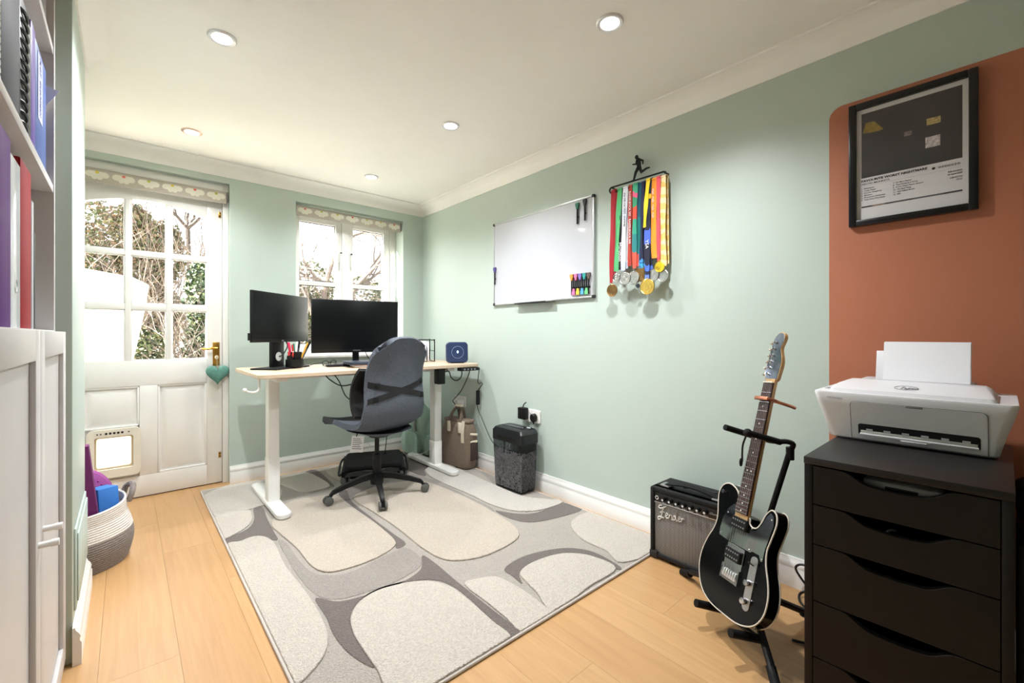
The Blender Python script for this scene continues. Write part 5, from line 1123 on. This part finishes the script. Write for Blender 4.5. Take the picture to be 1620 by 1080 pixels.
for x in (AX0 + .04, AX1 - .04):
    for y in (AY0 + .03, AY1 - .03): B().cyl((x, y, 0), (x, y, .021), .016, n=14).xform(MA_).build('foot', BLACK, al)
ZD = [.680, .579, .475, .327, .181, .036]
for i in range(5):
    z1 = ZD[i] - .0015; z0 = ZD[i + 1] + .001; y0, y1 = AY0 + .0195, AY1 - .0195; wd = y1 - y0; dep = .026
    poly_ = [(0, z0), (wd, z0), (wd, z1)]
    for k in range(25):
        f = 1 - k / 24.0
        if f > .82 or f < .18: dz = 0
        elif f > .64: dz = dep * (.5 - .5 * math.cos(PI * (.82 - f) / .18))
        elif f < .36: dz = dep * (.5 - .5 * math.cos(PI * (f - .18) / .18))
        else: dz = dep + .003 * math.sin(PI * (f - .36) / .28)
        poly_.append((wd * f, z1 - dz))
    poly_ = [p for j, p in enumerate(poly_) if j == 0 or (Vector(p) - Vector(poly_[j - 1])).length > 1e-6]
    dr = B().prism(poly_, 0, .018, M=MA_ @ basis((AX0 + .018, y1, 0), (0, -1, 0), (0, 0, 1), (-1, 0, 0)), bev=.0008).build('drawer_front', ESP, al, 30)
    b = B(); b.box(AX0 + .018, AX1 - .03, y0 + .006, y1 - .006, z0 + .004, z0 + .009); b.box(AX0 + .018, AX1 - .03, y0 + .006, y0 + .014, z0 + .009, z1 - .04); b.box(AX0 + .018, AX1 - .03, y1 - .014, y1 - .006, z0 + .009, z1 - .04); b.box(AX1 - .038, AX1 - .03, y0 + .006, y1 - .006, z0 + .009, z1 - .04)
    b.xform(MA_).build('drawer_box', BLACKM, dr)
ti = thing('plastic_case', 'pale grey plastic case showing through the scoop of the top drawer', 'case', (1.46, .165, .5895)); B().box(-.07, .07, -.075, .075, 0, .072, .01).build('case_body', mat('pale_grey_plastic', (190, 190, 190), .4), ti); B().box(-.073, -.069, -.03, .03, .045, .062, .002).build('catch', BLACK, ti)
cable('pale curled cable inside the second drawer', [(1.46, .22, .486), (1.42, .20, .50), (1.39, .195, .535), (1.40, .18, .545), (1.43, .17, .52), (1.46, .15, .486)], .003, mat('grey_cable', (150, 152, 150), .6))

# ------------------------------------------------------------------ printer
pt = thing('inkjet_printer', 'white inkjet printer on top of the black drawers', 'printer', (1.79, .19, .70)); PWH = mat('printer_white', (220, 220, 222), .4, var=.01); PGY = mat('printer_grey', (196, 196, 198), .4, var=.02)
def pring(x0, x1, hw, z, r=.02): return [((x0 + x1) / 2 + p[0] - 1.79, p[1], z) for p in rrect(x1 - x0, hw * 2, r, 4)]
b = B(); b.loft([pring(1.672, 1.93, .176, .0025), pring(1.664, 1.935, .181, .008), pring(1.652, 1.945, .193, .06), pring(1.640, 1.952, .207, .11), pring(1.634, 1.955, .2135, .140, .016), pring(1.636, 1.954, .2125, .146, .016)])
b.build('body', PWH, pt, 40)
b = B(); b.loft([pring(1.648, 1.86, .178, .146, .012), pring(1.652, 1.86, .174, .156, .012), pring(1.70, 1.86, .165, .168, .012), pring(1.78, 1.86, .155, .174, .012)]); lid = b.build('scanner_lid', PWH, pt, 40)
b = B(); b.loft([pring(1.84, 1.955, .15, .146, .012), pring(1.846, 1.95, .13, .176, .012)]); b.build('rear_cover', PGY, pt, 40)
# front face frame: local x to the viewer's right, y up the sloping face
MF = basis((1.6640 - 1.79, 0, .005), (0, -1, 0), Vector((-.235, 0, 1)).normalized(), Vector((-1, 0, -.235)).normalized())
o_ = rrect(.282, .150, .012, 4, .02, .045); o_ = [(x, max(y, .004)) for x, y in o_]; i_ = [(.02 + (x - .02) * .992, .004 + (y - .004) * .988) for x, y in o_]
b = B(); b.tube([(p[0], p[1], .0005) for p in o_ if True], .0009, 5, closed=True); b.xform(MF).build('panel_seam', mat('seam_grey', (110, 110, 112), .6), pt)
fd = B().prism(i_, -.002, .0012, M=MF).build('front_panel', PWH, pt, 40)
B().prism(rrect(.252, .036, .006, 3, .022, .034), .001, .0022, M=MF).build('output_slot', mat('slot_black', (4, 4, 5), .6), fd)
B().box(-.10, .145, .018, .024, .001, .010, .001, M=MF).build('output_tray', PGY, fd); B().box(-.098, .143, .0245, .032, .0015, .004, .0005, M=MF).build('inner_rail', mat('rail_beige', (196, 196, 186), .5), fd)
B().box(-.008, .048, .0125, .019, .001, .012, .002, M=MF).build('tray_tab', PGY, fd)
for k in range(6): B().box(-.085 + .04 * k, -.07 + .04 * k, .031, .038, .002, .004, M=MF).build('slot_rib', PGY, fd)
B().box(.004, .040, .114, .119, -.001, .002, .001, M=MF).build('grip_notch', mat('notch_grey', (120, 120, 122), .5), pt)
MT_ = basis((1.69 - 1.79, -.0, .1655), (0, -1, 0), Vector((.95, 0, .20)).normalized(), (-.2, 0, .95))
lg_ = B(); lg_.tube([(.026 * math.cos(a), .018 * math.sin(a), .0018) for a in [2 * PI * k / 28 for k in range(28)]], .0008, 5, closed=True); lg_.text('hp', .028, T(-.014, -.006, .0012), .0004, 'LEFT', .3); lg_.xform(MT_).build('logo', mat('logo_print_grey', (140, 140, 146), .5), lid)
bt = B().box(-.2, -.165, .01, .03, .0, .002, M=basis((1.70 - 1.79, 0, .147), (0, -1, 0), (1, 0, 0), (0, 0, 1))).build('button_panel', PGY, pt)
B().box(-.195, -.186, .012, .022, .0015, .003, M=basis((1.70 - 1.79, 0, .147), (0, -1, 0), (1, 0, 0), (0, 0, 1))).build('button', mat('button_dark', (70, 72, 78), .4), bt)
B().text('HP DeskJet', .0085, MF @ T(-.178, .124, .0022), .0002).build('model_lettering', mat('logo_print_grey', (140, 140, 146), .5), pt)
MPp = T(.078, 0, .172) @ RY(R(12))
B().box(-.002, .002, -.105, .096, -.02, .098, .001, M=MPp).build('paper_support', PWH, pt)
pp = thing('paper_stack', 'white paper sheets standing in the back of the printer', 'paper', (1.79 + .074, .19, .873), 0); 
for k in range(3): B().box(-.0012 - .0014 * k, -.0004 - .0014 * k, -.124 + .001 * k, .074 + .001 * k, -.002, .128 - .001 * k, M=T(-.006, .0, 0) @ RY(R(12))).build('sheet', PAPER, pp)

# ------------------------------------------------------------------ rope basket and what stands in it
bs_ = thing('rope_basket', 'two-tone cotton rope basket, pale above and grey below, beside the door', 'basket', (-.175, 2.73, 0))
RPL = mat('rope_pale', (222, 214, 206), .9, var=.08, vscale=150, bump=.3, bscale=300); RPD = mat('rope_grey', (138, 128, 122), .9, var=.35, vscale=220, bump=.3, bscale=300)
nb_ = 26
for part, k0, k1, m_ in (('lower_coils', 0, 14, RPD), ('upper_coils', 14, 27, RPL)):
    b = B()
    for k in range(k0, k1):
        f = k / nb_; r_ = .178 + .022 * math.sin(PI * min(1, f * 1.25)) - .006 * f; z = .0065 + k * .0098
        tl_ = .018 * f
        b.tube([(r_ * 1.0 * math.cos(a), r_ * 1.0 * math.sin(a), z + tl_ * math.sin(a + .3) * f) for a in [2 * PI * j / 40 for j in range(40)]], .0062, 6, closed=True)
    b.build(part, m_, bs_, 70, kind='stuff')
B().lathe([(0, .002), (.176, .002), (.176, .008), (0, .008)], 32, cap0=False, cap1=False).build('base', RPD, bs_)
for a in (R(12), R(192)):
    c, s_ = math.cos(a), math.sin(a); r_ = .176; tx, ty = -s_, c
    B().tube(smooth_path([(r_ * c + tx * .05, r_ * s_ + ty * .05, .245), ((r_ + .012) * c + tx * .055, (r_ + .012) * s_ + ty * .055, .285), ((r_ + .022) * c + tx * .02, (r_ + .022) * s_ + ty * .02, .308), ((r_ + .022) * c - tx * .02, (r_ + .022) * s_ - ty * .02, .308), ((r_ + .012) * c - tx * .055, (r_ + .012) * s_ - ty * .055, .285), (r_ * c - tx * .05, r_ * s_ - ty * .05, .245)]), .012, 8).build('handle', RPD, bs_)
PUR = mat('purple_foam', (106, 30, 92), .7, var=.05, bump=.1); PURD = mat('purple_rubber', (150, 62, 140), .5, var=.06)
ym = thing('yoga_mat', 'dark purple folded exercise mat standing tall in the rope basket', 'exercise mat', (-.185, 2.635, .011), 0)
b = B(); b.loft([[(-.02, -.035, 0), (.115, -.035, 0), (.115, .035, 0), (-.02, .035, 0)], [(-.10, -.02, .53), (.062, -.02, .53), (.062, .04, .53), (-.10, .04, .53)]]); b.build('front_fold', PUR, ym)
b = B(); b.loft([[(-.05, .037, 0), (.07, .037, 0), (.07, .075, 0), (-.05, .075, 0)], [(-.11, .042, .50), (.05, .042, .50), (.05, .085, .50), (-.11, .085, .50)]]); b.build('back_fold', PUR, ym)
wc = thing('balance_cushion', 'round purple balance cushion with raised dots leaning behind the mat', 'cushion', (-.185, 2.838, .255), 0)
MWC = T(0, 0, 0) @ RZ(R(20)) @ RX(R(72))
B().lathe([(0, -.022), (.10, -.024), (.135, -.018), (.15, 0), (.135, .018), (.10, .024), (0, .022)], 36, M=MWC, cap0=False, cap1=False).build('disc', PURD, wc)
b = B()
for rr2 in range(1, 6):
    for k in range(rr2 * 6): a = 2 * PI * k / (rr2 * 6); b.sphere((rr2 * .022 * math.cos(a), rr2 * .022 * math.sin(a), .023), .005, .005, .004, 6, 4)
b.xform(MWC).build('raised_dots', PURD, wc, kind='stuff')
yb = thing('yoga_block', 'blue foam yoga block in the rope basket', 'foam block', (-.072, 2.722, .10), R(24)); BLU = mat('blue_foam', (52, 120, 200), .7, var=.06, bump=.15, bscale=160)
B().box(-.038, .038, -.05, .05, 0, .225, .006, M=RX(R(-6))).build('block', BLU, yb)
fr_ = thing('foam_roller', 'grey massage roller with a dark band in the rope basket', 'roller', (-.085, 2.81, .10), 0)
MFR = RX(R(14)) @ RY(R(14))
B().cyl((0, 0, 0), (0, 0, .15), .055, n=24).xform(MFR).build('roller_core', mat('roller_grey', (110, 112, 116), .6), fr_); B().lathe([(.056, .10), (.058, .105), (.058, .125), (.056, .13)], 24, cap0=False, cap1=False).xform(MFR).build('dark_band', BLACK, fr_)

# ------------------------------------------------------------------ bookcase over a white cupboard
BX = -.158; BY0, BY1 = .85, 1.862; XBK = XL + .005
bc = thing('bookcase', 'white bookcase with binders standing above the cupboard doors', 'bookcase', (-.3, 1.35, 0)); MBc = T(.3, -1.35, 0)
WH2 = mat('white_foil', (202, 199, 198), .4, var=.02)
B().box(XBK, BX, BY1 - .022, BY1, 0, 2.06, .001, M=MBc).build('side_panel', WH2, bc); B().box(XBK, BX, BY0, BY0 + .022, 0, 2.06, .001, M=MBc).build('side_panel', WH2, bc)
B().box(XBK, XBK + .006, BY0 + .022, BY1 - .022, .05, 2.06, M=MBc).build('back_panel', WH2, bc)
SHZ = [.05, .55, 1.012, 1.435, 1.838, 2.04]
for z in SHZ: B().box(XBK + .006, BX - (.002 if z > 1.1 else .0), BY0 + .022, BY1 - .022, z, z + .022, .001, M=MBc).build('shelf', WH2, bc)
B().box(BX - .02, BX - .01, BY0 + .022, BY1 - .022, 0, .05, M=MBc).build('plinth', WH2, bc)
def cdoor(y0, y1, kside):
    x0, x1 = BX + .002, BX + .022; z0, z1 = .055, 1.030; f = .062
    d = B().box(x0, x0 + .010, y0, y1, z0, z1, M=MBc).build('cupboard_door', WH2, bc)
    for a in ((y0, y0 + f, z0, z1), (y1 - f, y1, z0, z1), (y0 + f, y1 - f, z0, z0 + f), (y0 + f, y1 - f, z1 - f, z1)): B().box(x0 + .010, x1, a[0], a[1], a[2], a[3], .0015, M=MBc).build('door_rail', WH2, d)
    ky = y0 + .030 if kside < 0 else y1 - .030
    B().cyl((x1 - .002, ky, .585 if kside > 0 else .598), (x1 + .022, ky, .585 if kside > 0 else .598), .0065, n=14).cyl((x1 + .018, ky, .585 if kside > 0 else .598), (x1 + .030, ky, .585 if kside > 0 else .598), .0075, n=14).xform(MBc).build('knob', WHITEM, d)
cdoor(1.357, BY1, -1); cdoor(BY0, 1.353, 1)
def binder(name, label, y0, y1, z0, h, depth, m, cat='binder', x1=BX - .012, hole=False, group='files on the bookcase', roll=0.0):
    o = thing(name, label, cat, ((x1 - depth / 2), (y0 + y1) / 2, z0), 0, group)
    w = (y1 - y0) / 2; d = depth / 2
    B().box(d - .004, d, -w, w, 0, h, .0018).build('spine', m, o)
    for s in (-1, 1): B().box(-d, d - .003, s * w - (.0025 if s > 0 else 0), s * w + (0 if s > 0 else .0025), 0, h, .0008).build('cover', m, o)
    B().box(-d + .006, d - .012, -w + .004, w - .004, .006, h - .012).build('pages', PAPER, o)
    if hole: B().lathe([(.010, 0), (.013, .0012), (.016, 0)], 20, M=T(d, 0, h * .25) @ RY(PI / 2), cap0=False, cap1=False).build('finger_ring', STEEL, o)
    return o
Z1, Z2, Z3 = 1.0345, 1.4575, 1.8605
binder('ring_binder', 'orange binder at the frame edge on the lower shelf', 1.03, 1.13, Z1, .365, .26, mat('binder_orange', (206, 110, 50), .6, spec=.25))
binder('ring_binder', 'thick deep purple binder on the lower shelf', 1.134, 1.29, Z1, .368, .26, mat('binder_purple', (84, 20, 110), .6, spec=.25))
binder('ring_binder', 'glossy white binder with a finger hole between the purple and red ones', 1.294, 1.395, Z1, .345, .26, mat('binder_white', (226, 232, 236), .15), hole=True)
binder('ring_binder', 'dark red binder on the lower shelf', 1.399, 1.535, Z1, .368, .26, mat('binder_red', (150, 24, 36), .6, spec=.25))
binder('paper_file', 'thin pale grey file leaning right of the red binder', 1.545, 1.575, Z1, .31, .22, mat('file_grey', (178, 180, 184), .5), 'file')
binder('paper_file', 'thin black file right of the pale grey file on the lower shelf', 1.580, 1.60, Z1, .24, .22, mat('file_black', (30, 30, 34), .5), 'file')
def wirebook(label, y0, y1, z0, h, depth, m, pitch, name='spiral_notebook'):
    o = binder(name, label, y0, y1, z0, h, depth, m, 'notebook'); d = depth / 2; w = (y1 - y0) / 2; b = B()
    for k in range(int(h / pitch) - 1):
        z = pitch * (k + 1); b.tube([(d - .002 + .007 * math.cos(a), w * .8 * math.sin(a), z) for a in [-PI * .5 + PI * j / 7 for j in range(8)]], pitch * .16, 5)
    b.build('wire_binding', STEEL if 'wire' in label else BLACK, o, kind='stuff'); return o
wirebook('large wire-bound dark notebook at the frame edge on the upper shelf', 1.05, 1.20, Z2, .33, .24, mat('note_blue', (70, 80, 112), .5), .0135)
binder('ring_binder', 'dark grey lever-arch binder with rivets on the upper shelf', 1.204, 1.385, Z2, .335, .26, mat('binder_grey', (66, 70, 78), .6, spec=.25))
wirebook('black comb-bound report right of the dark grey binder', 1.388, 1.475, Z2, .30, .23, mat('note_black', (26, 26, 30), .5), .022, 'bound_report')
binder('paper_file', 'thin black file left of the purple-edged folder', 1.478, 1.535, Z2, .29, .23, mat('file_black', (30, 30, 34), .5), 'file')
o = binder('folder', 'purple-edged folder with a lettered pale spine strip on the upper shelf', 1.538, 1.60, Z2, .315, .25, mat('folder_purple', (88, 52, 160), .4), 'folder')
o = binder('folder', 'blue folder at the right end of the upper shelf', 1.604, 1.79, Z2, .305, .25, mat('folder_blue', (62, 92, 160), .4), 'folder')
B().box(.1252, .1260, -.06, .02, .12, .29).build('spine_label', mat('label_lilac', (176, 182, 220), .6), o)
B().text('PLOT  GUARDIAN', .030, basis((.1262, -.03, .285), (0, 0, -1), (0, 1, 0), (1, 0, 0)), .0002, 'LEFT', 0, .62).build('lettering', mat('label_violet', (90, 84, 150), .6), o)
sh_ = B().grid(lambda u, v: (BX - .06 + .072 * u * (.3 + .7 * v), 1.815 + .006 * u * v, Z2 + .19 + .10 * v - .02 * u), 4, 4, .0006).build('loose_sheet', PAPER); tag(sh_, 'loose white sheet sticking out at the end of the upper shelf', 'paper')
for k, (y0, y1, hh, c, lab) in enumerate(((1.40, 1.50, .17, (60, 40, 34), 'dark brown book on the top shelf'), (1.51, 1.58, .172, (176, 120, 80), 'tan spined book on the top shelf'), (1.59, 1.70, .165, (72, 54, 46), 'chestnut brown book on the top shelf'), (1.71, 1.80, .168, (120, 112, 108), 'grey book at the end of the top shelf'))):
    binder('book', lab, y0, y1, Z3, hh, .19, mat('book_%d' % k, c, .6), 'book', group='books on the top shelf')
